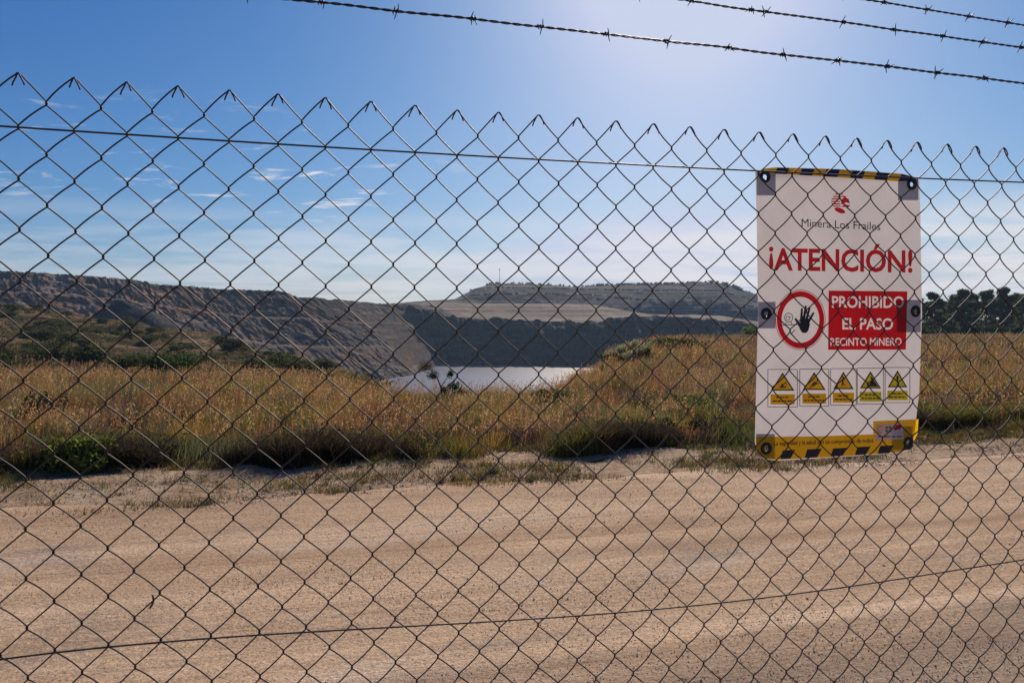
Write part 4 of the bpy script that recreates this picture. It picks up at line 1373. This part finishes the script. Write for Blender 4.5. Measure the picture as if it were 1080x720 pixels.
def lettering(body, x0, x1, base0, base1, cap, mat, parent, bold=.0, front=.0014, name="lettering"):
    """text from x0 to x1, baseline from base0 to base1 (photo pixels), capital height cap"""
    V, P = text_mesh(body, bold)
    H, _ = text_mesh("H", bold)
    if body[0] == "¡":
        wid, _ = text_mesh("¡", bold)
        comp = np.arange(len(V)); changed = True
        while changed:
            changed = False
            for f in P:
                m_ = comp[f].min()
                if (comp[f] != m_).any(): comp[f] = m_; changed = True
        xm = np.array([V[comp == k, 0].max() for k in comp]); f_ = xm <= wid[:, 0].max() + .03
        V[f_, 1] -= V[f_, 1].min()
    hc = H[:, 1].max() - H[:, 1].min()
    sx = (V[:, 0] - V[:, 0].min()) / (V[:, 0].max() - V[:, 0].min())
    x = x0 + (x1 - x0) * sx
    y = base0 + (base1 - base0) * sx - (V[:, 1] - H[:, 1].min()) / hc * cap
    W = sign_pt(x, y, front) - SO
    me = bpy.data.meshes.new(name); me.from_pydata([tuple(v) for v in W], [], P); me.update()
    return link(name, me, mat, parent)


# reinforcement patches behind the corners (light has to come through two layers there)
for (x0, y0, x1, y1) in ((798, 182, 818, 206), (947, 189, 968.5, 211), (799.5, 318, 818, 346), (945, 316, 971, 350), (797.5, 457, 817, 483), (940, 449, 962, 474)):
    px_, py_ = np.meshgrid(np.linspace(x0, x1, 24), np.linspace(y0, y1, 30))
    link("reinforcement_patch", np_mesh("reinforcement_patch", sign_pt(px_, py_, -.0008) - SO, [punched(grid_faces(30, 24), px_, py_)]), M_PATCH, sign)
# top hazard stripe
pr = Print(); pr.strip([(803, 178.3), (819, 176.8), (884, 178.7), (952, 183.7), (964, 187)], [(803, 182.0), (817, 183.2), (884, 187.0), (948, 191.2), (962, 190.5)], 40)
hs = pr.build("hazard_stripe", M_YEL, sign)
pr = Print(.0014)
def yt_(x): return np.interp(x, [803, 819, 884, 952, 964], [178.3, 176.8, 178.7, 183.7, 187])
def yb_(x): return np.interp(x, [803, 817, 884, 948, 962], [182, 183.2, 187, 191.2, 190.5])
for a, b in ((818, 831), (844, 858), (870, 884.5), (897.5, 911), (923, 937), (949, 963)):
    pr.strip([(a + 2, yt_(a + 2)), (b + 1.5, yt_(b + 1.5))], [(a - 1, yb_(a - 1)), (b - 1.5, yb_(b - 1.5))], 8)
pr.build("stripe_marks", M_NAVY, hs)
# logo: striped globe and leaf
pr = Print()
for k, (yy, xa, xb, hh) in enumerate(((204.6, 881, 889, 1.3), (207.2, 878.5, 892, 1.3), (209.8, 877, 886.5, 1.3), (212.4, 876.6, 886.2, 1.3), (215, 877, 886, 1.3), (217.4, 878.5, 886.5, 1.2))):
    pr.quad(xa, yy - hh / 2, xb, yy + hh / 2, .3, .15)
pr.poly([(887, 216), (888, 210), (891, 207.5), (895, 210), (896.5, 214.5), (892, 213.5), (889.5, 215.2)])
pr.poly([(887, 218.4), (891, 215.6), (896.6, 216.6), (895, 218.8), (891, 218.3)])
a = np.linspace(0, 2 * np.pi, 24, endpoint=False)
pr.poly(np.stack([885.8 + 6.0 * np.cos(a) * .93 - 2.6 * np.sin(a) * .35, 222 + 6.0 * np.cos(a) * .36 + 2.6 * np.sin(a) * .93], 1))
pr.build("logo", M_RTXT, sign)
lettering("Minera Los Frailes", 845.5, 928.5, 239.0, 242.8, 8.3, M_GREY, sign, .0)
lettering("¡ATENCIÓN!", 811, 962.4, 285.0, 287.6, 23.5, M_RTXT, sign, .026)
# prohibition symbol
CX, CY = 844.3, 337.2
pr = Print(); pr.ring(CX, CY, 26.4, 31.6, 25.8, 30.9, n=64); pr.ring(CX, CY, 25.0, 30.1, 19.9, 24.2, n=64)
ps = pr.build("prohibition_symbol", M_RED, sign)
pr = Print(.0014)
hx, hy = 848.6, 341.5
pr.poly([(hx - 4.6, hy - 5), (hx + 4.6, hy - 5.6), (hx + 5.6, hy + 1), (hx + 4.0, hy + 7), (hx + 1.6, hy + 9.6), (hx - 2.6, hy + 9.2), (hx - 5.2, hy + 5)])
pr.capsule(hx - 3.6, hy - 4, hx - 2.8, hy - 15.5, 1.35, 1.05)
pr.capsule(hx - 1.0, hy - 4, hx + 1.2, hy - 18.2, 1.4, 1.1)
pr.capsule(hx + 1.8, hy - 4, hx + 5.2, hy - 16.6, 1.4, 1.05)
pr.capsule(hx + 4.2, hy - 2.5, hx + 9.2, hy - 11.2, 1.35, 1.0)
pr.capsule(hx - 3.6, hy + 3.5, hx - 9.4, hy - 5.0, 1.7, 1.1)
pr.build("stop_hand", M_BLK, ps)
pr = Print(.0014)
pr.ring(831.8, 335.0, 4.6, 5.2, 3.9, 4.4, n=28); pr.ring(831.0, 335.5, 2.2, 2.5, 1.7, 1.9, n=20)
pr.line(824.5, 342.8, 841, 342.2, .8); pr.line(829, 339.8, 828.2, 342.6, .7); pr.line(834.5, 339.8, 835.2, 342.4, .7); pr.line(838.5, 347.5, 833.5, 353, .8); pr.line(831, 334.5, 834.5, 334.2, .6)
pr.build("outlined_figure", M_BLK, ps)
# red text block
from mathutils.geometry import delaunay_2d_cdt
from mathutils import Vector


def fit_text(body, x0, x1, base0, base1, cap, bold):
    V, P = text_mesh(body, bold); H, _ = text_mesh("H", bold)
    hc = H[:, 1].max() - H[:, 1].min()
    sx = (V[:, 0] - V[:, 0].min()) / (V[:, 0].max() - V[:, 0].min())
    return np.stack([x0 + (x1 - x0) * sx, base0 + (base1 - base0) * sx - (V[:, 1] - H[:, 1].min()) / hc * cap], 1), P


def block_with_open_letters(outline, texts):
    """red film with the letters left open, so the white vinyl shows through them"""
    pts = []; edges = []; gl = []
    n_o = len(outline); pts += [Vector(p) for p in outline]; edges += [(k, (k + 1) % n_o) for k in range(n_o)]
    for V, P in texts:
        b = len(pts); pts += [Vector(v) for v in V]; cnt = {}
        for f in P:
            for k in range(len(f)):
                e = tuple(sorted((f[k], f[(k + 1) % len(f)]))); cnt[e] = cnt.get(e, 0) + 1
        be = [e for e, c_ in cnt.items() if c_ == 1]
        edges += [(a_ + b, c_ + b) for a_, c_ in be]
        gl += [(V[a_], V[c_]) for a_, c_ in be]
    vs, _, fs, _, _, _ = delaunay_2d_cdt(pts, edges, [], 0, 1e-5)
    vs = np.array([v[:] for v in vs]); A = np.array([g[0] for g in gl]); B = np.array([g[1] for g in gl])
    O = np.array(outline); keep = []
    def inside(c_, A, B):
        k = (A[:, 1] > c_[1]) != (B[:, 1] > c_[1])
        x = A[k, 0] + (c_[1] - A[k, 1]) / (B[k, 1] - A[k, 1]) * (B[k, 0] - A[k, 0])
        return (x > c_[0]).sum() % 2 == 1
    for f in fs:
        c_ = vs[list(f)].mean(0)
        if inside(c_, O, np.roll(O, -1, 0)) and not inside(c_, A, B): keep.append(list(f))
    W = sign_pt(vs[:, 0], vs[:, 1], .0011) - SO
    me = bpy.data.meshes.new("red_block"); me.from_pydata([tuple(v) for v in W], [], keep); me.update()
    return link("red_block", me, M_RED, sign)


ol = [(874 + (957 - 874) * k / 12, 306.4 + .8 * k / 12) for k in range(13)] + [(957 - 1.6 * k / 8, 307.2 + 61.4 * k / 8) for k in range(1, 9)] \
    + [(955.4 - 82 * k / 12, 368.6 + .2 * k / 12) for k in range(1, 13)] + [(873.4 + .6 * k / 8, 368.8 - 62.4 * k / 8) for k in range(1, 8)]
rb = block_with_open_letters(ol, [fit_text("PROHIBIDO", 877.5, 953.6, 324.4, 324.8, 12.3, .02), fit_text("EL PASO", 888.5, 942, 347.3, 347.6, 12.0, .02),
                                  fit_text("RECINTO MINERO", 875.8, 951, 364.6, 364.4, 8.3, .018)])
# five hazard pictograms
boxes = [(809.9, 841, 389.4, 429.0, M_YEL), (843.5, 874, 389.0, 428.2, M_YEL), (876, 903.2, 388.6, 427.0, M_YEL), (904.2, 932, 388.2, 425.8, M_LIME), (933.6, 959.6, 387.4, 424.4, M_LIME)]
for k, (x0, x1, y0, y1, mcol) in enumerate(boxes):
    w = x1 - x0; h = y1 - y0; cx = (x0 + x1) / 2
    pr = Print()
    for (xa, ya, xb, yb) in ((x0, y0, x1, y0), (x0, y1, x1, y1), (x0, y0, x0, y1), (x1, y0, x1, y1)):
        pr.line(xa, ya, xb, yb, .6)
    fr = pr.build("hazard_pictogram", M_GREY, sign)
    ty0, ty1 = y0 + h * .08, y0 + h * .565
    pr = Print(.0012); TA = [(cx, ty0), (cx + w * .40, ty1), (cx - w * .40, ty1)]; TB = [(cx, ty0 + 2.6), (cx + w * .40 - 2.3, ty1 - 1.3), (cx - w * .40 + 2.3, ty1 - 1.3)]
    for e_ in range(3): pr.strip([TA[e_], TA[(e_ + 1) % 3]], [TB[e_], TB[(e_ + 1) % 3]], 6)
    pr.build("triangle_border", M_BLK, fr)
    pr = Print(.0014); pr.poly([(cx, ty0 + 2.6), (cx + w * .40 - 2.3, ty1 - 1.3), (cx - w * .40 + 2.3, ty1 - 1.3)])
    pr.quad(x0 + w * .09, y0 + h * .66, x1 - w * .09, y1 - h * .07)
    pr.build("yellow_field", mcol, fr)
    pr = Print(.0018)
    m_y = ty0 + (ty1 - ty0) * .62
    if k == 0:      # small machine
        pr.capsule(cx - 2.6, m_y + 3.6, cx + 3.2, m_y + 3.4, .7, .7); pr.poly([(cx - 2, m_y + 2.6), (cx + 1.0, m_y + 2.4), (cx + .8, m_y + .2), (cx - 1, m_y + .2)]); pr.line(cx + 1, m_y + 1, cx + 3.2, m_y - 1.6, .8); pr.line(cx + 3.2, m_y - 1.6, cx + 4.2, m_y + 1.2, .7)
    elif k == 1:    # slipping figure
        pr.line(cx - 5, m_y + 5, cx + 5, m_y - .5, .9); pr.capsule(cx - 1.5, m_y + 1.2, cx + 2.2, m_y - .8, .9, .8); pr.disc(cx + 3.6, m_y - 3.2, 1.0, 1.2, 12); pr.line(cx - 1.5, m_y + 1.2, cx - 4.2, m_y + 2.6, .8); pr.line(cx, m_y + .6, cx - .6, m_y - 2.6, .7)
    elif k == 2:    # falling figure
        pr.capsule(cx - .5, m_y + 1, cx - 1.2, m_y - 3, .9, .8); pr.disc(cx - .6, m_y - 5.6, .9, 1.1, 12); pr.line(cx - .5, m_y + 1, cx + 1.8, m_y + 3.6, .9); pr.line(cx - .5, m_y + 1, cx - 2.4, m_y + 4.2, .9); pr.line(cx - 1, m_y - 2.6, cx + 2.2, m_y - 3.4, .7)
    elif k == 3:    # steep slope
        pr.poly([(cx + .4, ty0 + 4.5), (cx + w * .40 - 3.2, ty1 - 2.0), (cx - 2.2, ty1 - 2.0), (cx - .6, m_y + 1.5), (cx + .6, m_y - 1)]); pr.disc(cx - 3.6, m_y + 2.6, .8, .9, 10)
    else:           # exclamation mark
        pr.poly([(cx - 1.3, ty0 + 6.0), (cx + 1.3, ty0 + 6.0), (cx + .7, m_y + 1.8), (cx - .7, m_y + 1.8)]); pr.disc(cx, m_y + 4.0, 1.0, 1.1, 14)
    g_ = np.random.default_rng(70 + k)
    for ln in (.745, .845):
        xx = x0 + w * (.16 if ln > .8 else .28)
        xe = x1 - w * (.16 if ln > .8 else .28)
        while xx < xe:
            ww = g_.uniform(2.0, 5.0); pr.quad(xx, y0 + h * ln - .7, min(xx + ww, xe), y0 + h * ln + .6); xx += ww + .9
    pr.build("pictogram_marks", M_BLK, fr)
# yellow foot band with text and black marks
pr = Print(); pr.strip([(797, 460.4), (860, 460.0), (924, 457.6), (968.2, 456.0)], [(798.5, 479.8), (810, 483.8), (818, 484.6), (883, 481.2), (952, 476.4), (961.3, 471)], 90)
fb = pr.build("foot_band", M_YEL, sign)
pr = Print(.0008); pr.strip([(921, 444.0), (968.8, 441.8)], [(921, 457.4), (967.9, 455.8)], 12); pr.build("band_tab", M_YEL, fb)
pr = Print(.0012)
for a, b, s0, s1 in ((822.8, 836, 474.8, 484.0), (848.6, 864, 473.6, 482.8), (876, 891, 472.6, 481.0), (901.6, 915.5, 471.2, 479.8), (925.6, 940, 470, 478.4), (951.4, 962, 470.0, 474.4)):
    pr = Print(.0015); pr.strip([(a + 2.8, s0), (b + 2.8, s0 - .7)], [(a, s1), (b - 2.2, s1 - .7)], 8)
    pr.build("black_mark", M_BLK, fb)
lettering("La seguridad y la salud son un compromiso de todos", 816.5, 921, 469.6, 466.4, 4.6, M_BLK, fb, .012, .0017)
# small sticker at the end of the foot band
pr = Print(.0016); pr.strip([(924, 447.4), (952.5, 446.0)], [(922.6, 464.6), (953, 462.6)], 10); st = pr.build("sticker", M_WHITE, sign)
pr = Print(.0020)
for (x, y) in ((934, 449.5), (937.6, 449.3), (934, 453), (937.6, 452.8)): pr.quad(x, y, x + 2.6, y + 2.6)
pr.build("sticker_squares", M_GRN, st)
pr = Print(.0020); pr.disc(947.4, 450.2, 3.2, 2.6, 16); pr.disc(944.6, 452, 1.8, 1.6, 12); pr.build("sticker_emblem", M_RTXT, st)
pr = Print(.0020); pr.ring(928.6, 452.6, 3.4, 4.2, 2.4, 3.0, 60, 320, 24); pr.build("sticker_ring", M_YEL, st)
pr = Print(.0020)
for xx, ww in ((926, 5), (932, 7), (940.4, 4), (945.6, 5.6)): pr.quad(xx, 459.8, xx + ww, 460.9, 0, -.2)
pr.build("sticker_marks", M_GREY, st)

# eyelets, each tied to the mesh
for (x, y, rr_) in EYES:
    c = sign_pt(x, y); R = rr_ / RES_F * c[1]
    mb = MB()
    a = np.linspace(0, 2 * np.pi, 33)
    prof = [(.42, -.0014), (.46, .0022), (.60, .0034), (.82, .0032), (.98, .0018), (1.0, .0004)]
    rings = []
    for pr_, f in prof:
        l = np.cos(a) * R * pr_; z = np.sin(a) * R * pr_
        rings.append(c + np.stack([l * FD[0] - f * FN[0], l * FD[1] - f * FN[1], z], -1))
    mb.add(np.stack(rings) - SO, [grid_faces(len(prof), 33)])
    gr = mb.build("eyelet", M_GROM, sign)

# ------------------------------------------------------------------ the air between here and the far hill
HAZE = 0.00026
if HAZE:
    bx = np.array([[-1300, -1300, -29], [1300, -1300, -29], [1300, 1300, -29], [-1300, 1300, -29], [-1300, -1300, 60], [1300, -1300, 60], [1300, 1300, 60], [-1300, 1300, 60]], float)
    bf = np.array([[0, 3, 2, 1], [4, 5, 6, 7], [0, 1, 5, 4], [1, 2, 6, 5], [2, 3, 7, 6], [3, 0, 4, 7]])
    m, n, l, p = new_mat("air"); n.remove(p)
    pv = n.new("ShaderNodeVolumePrincipled")
    pv.inputs['Color'].default_value = (.52, .73, 1.0, 1); pv.inputs['Density'].default_value = HAZE; pv.inputs['Anisotropy'].default_value = .1
    l.new(pv.outputs[0], n['Material Output'].inputs['Volume'])
    hzo = tag(link("haze", np_mesh("haze", bx, [bf], False), m), 'thin pale haze filling the air over the pit', 'haze', kind='stuff')
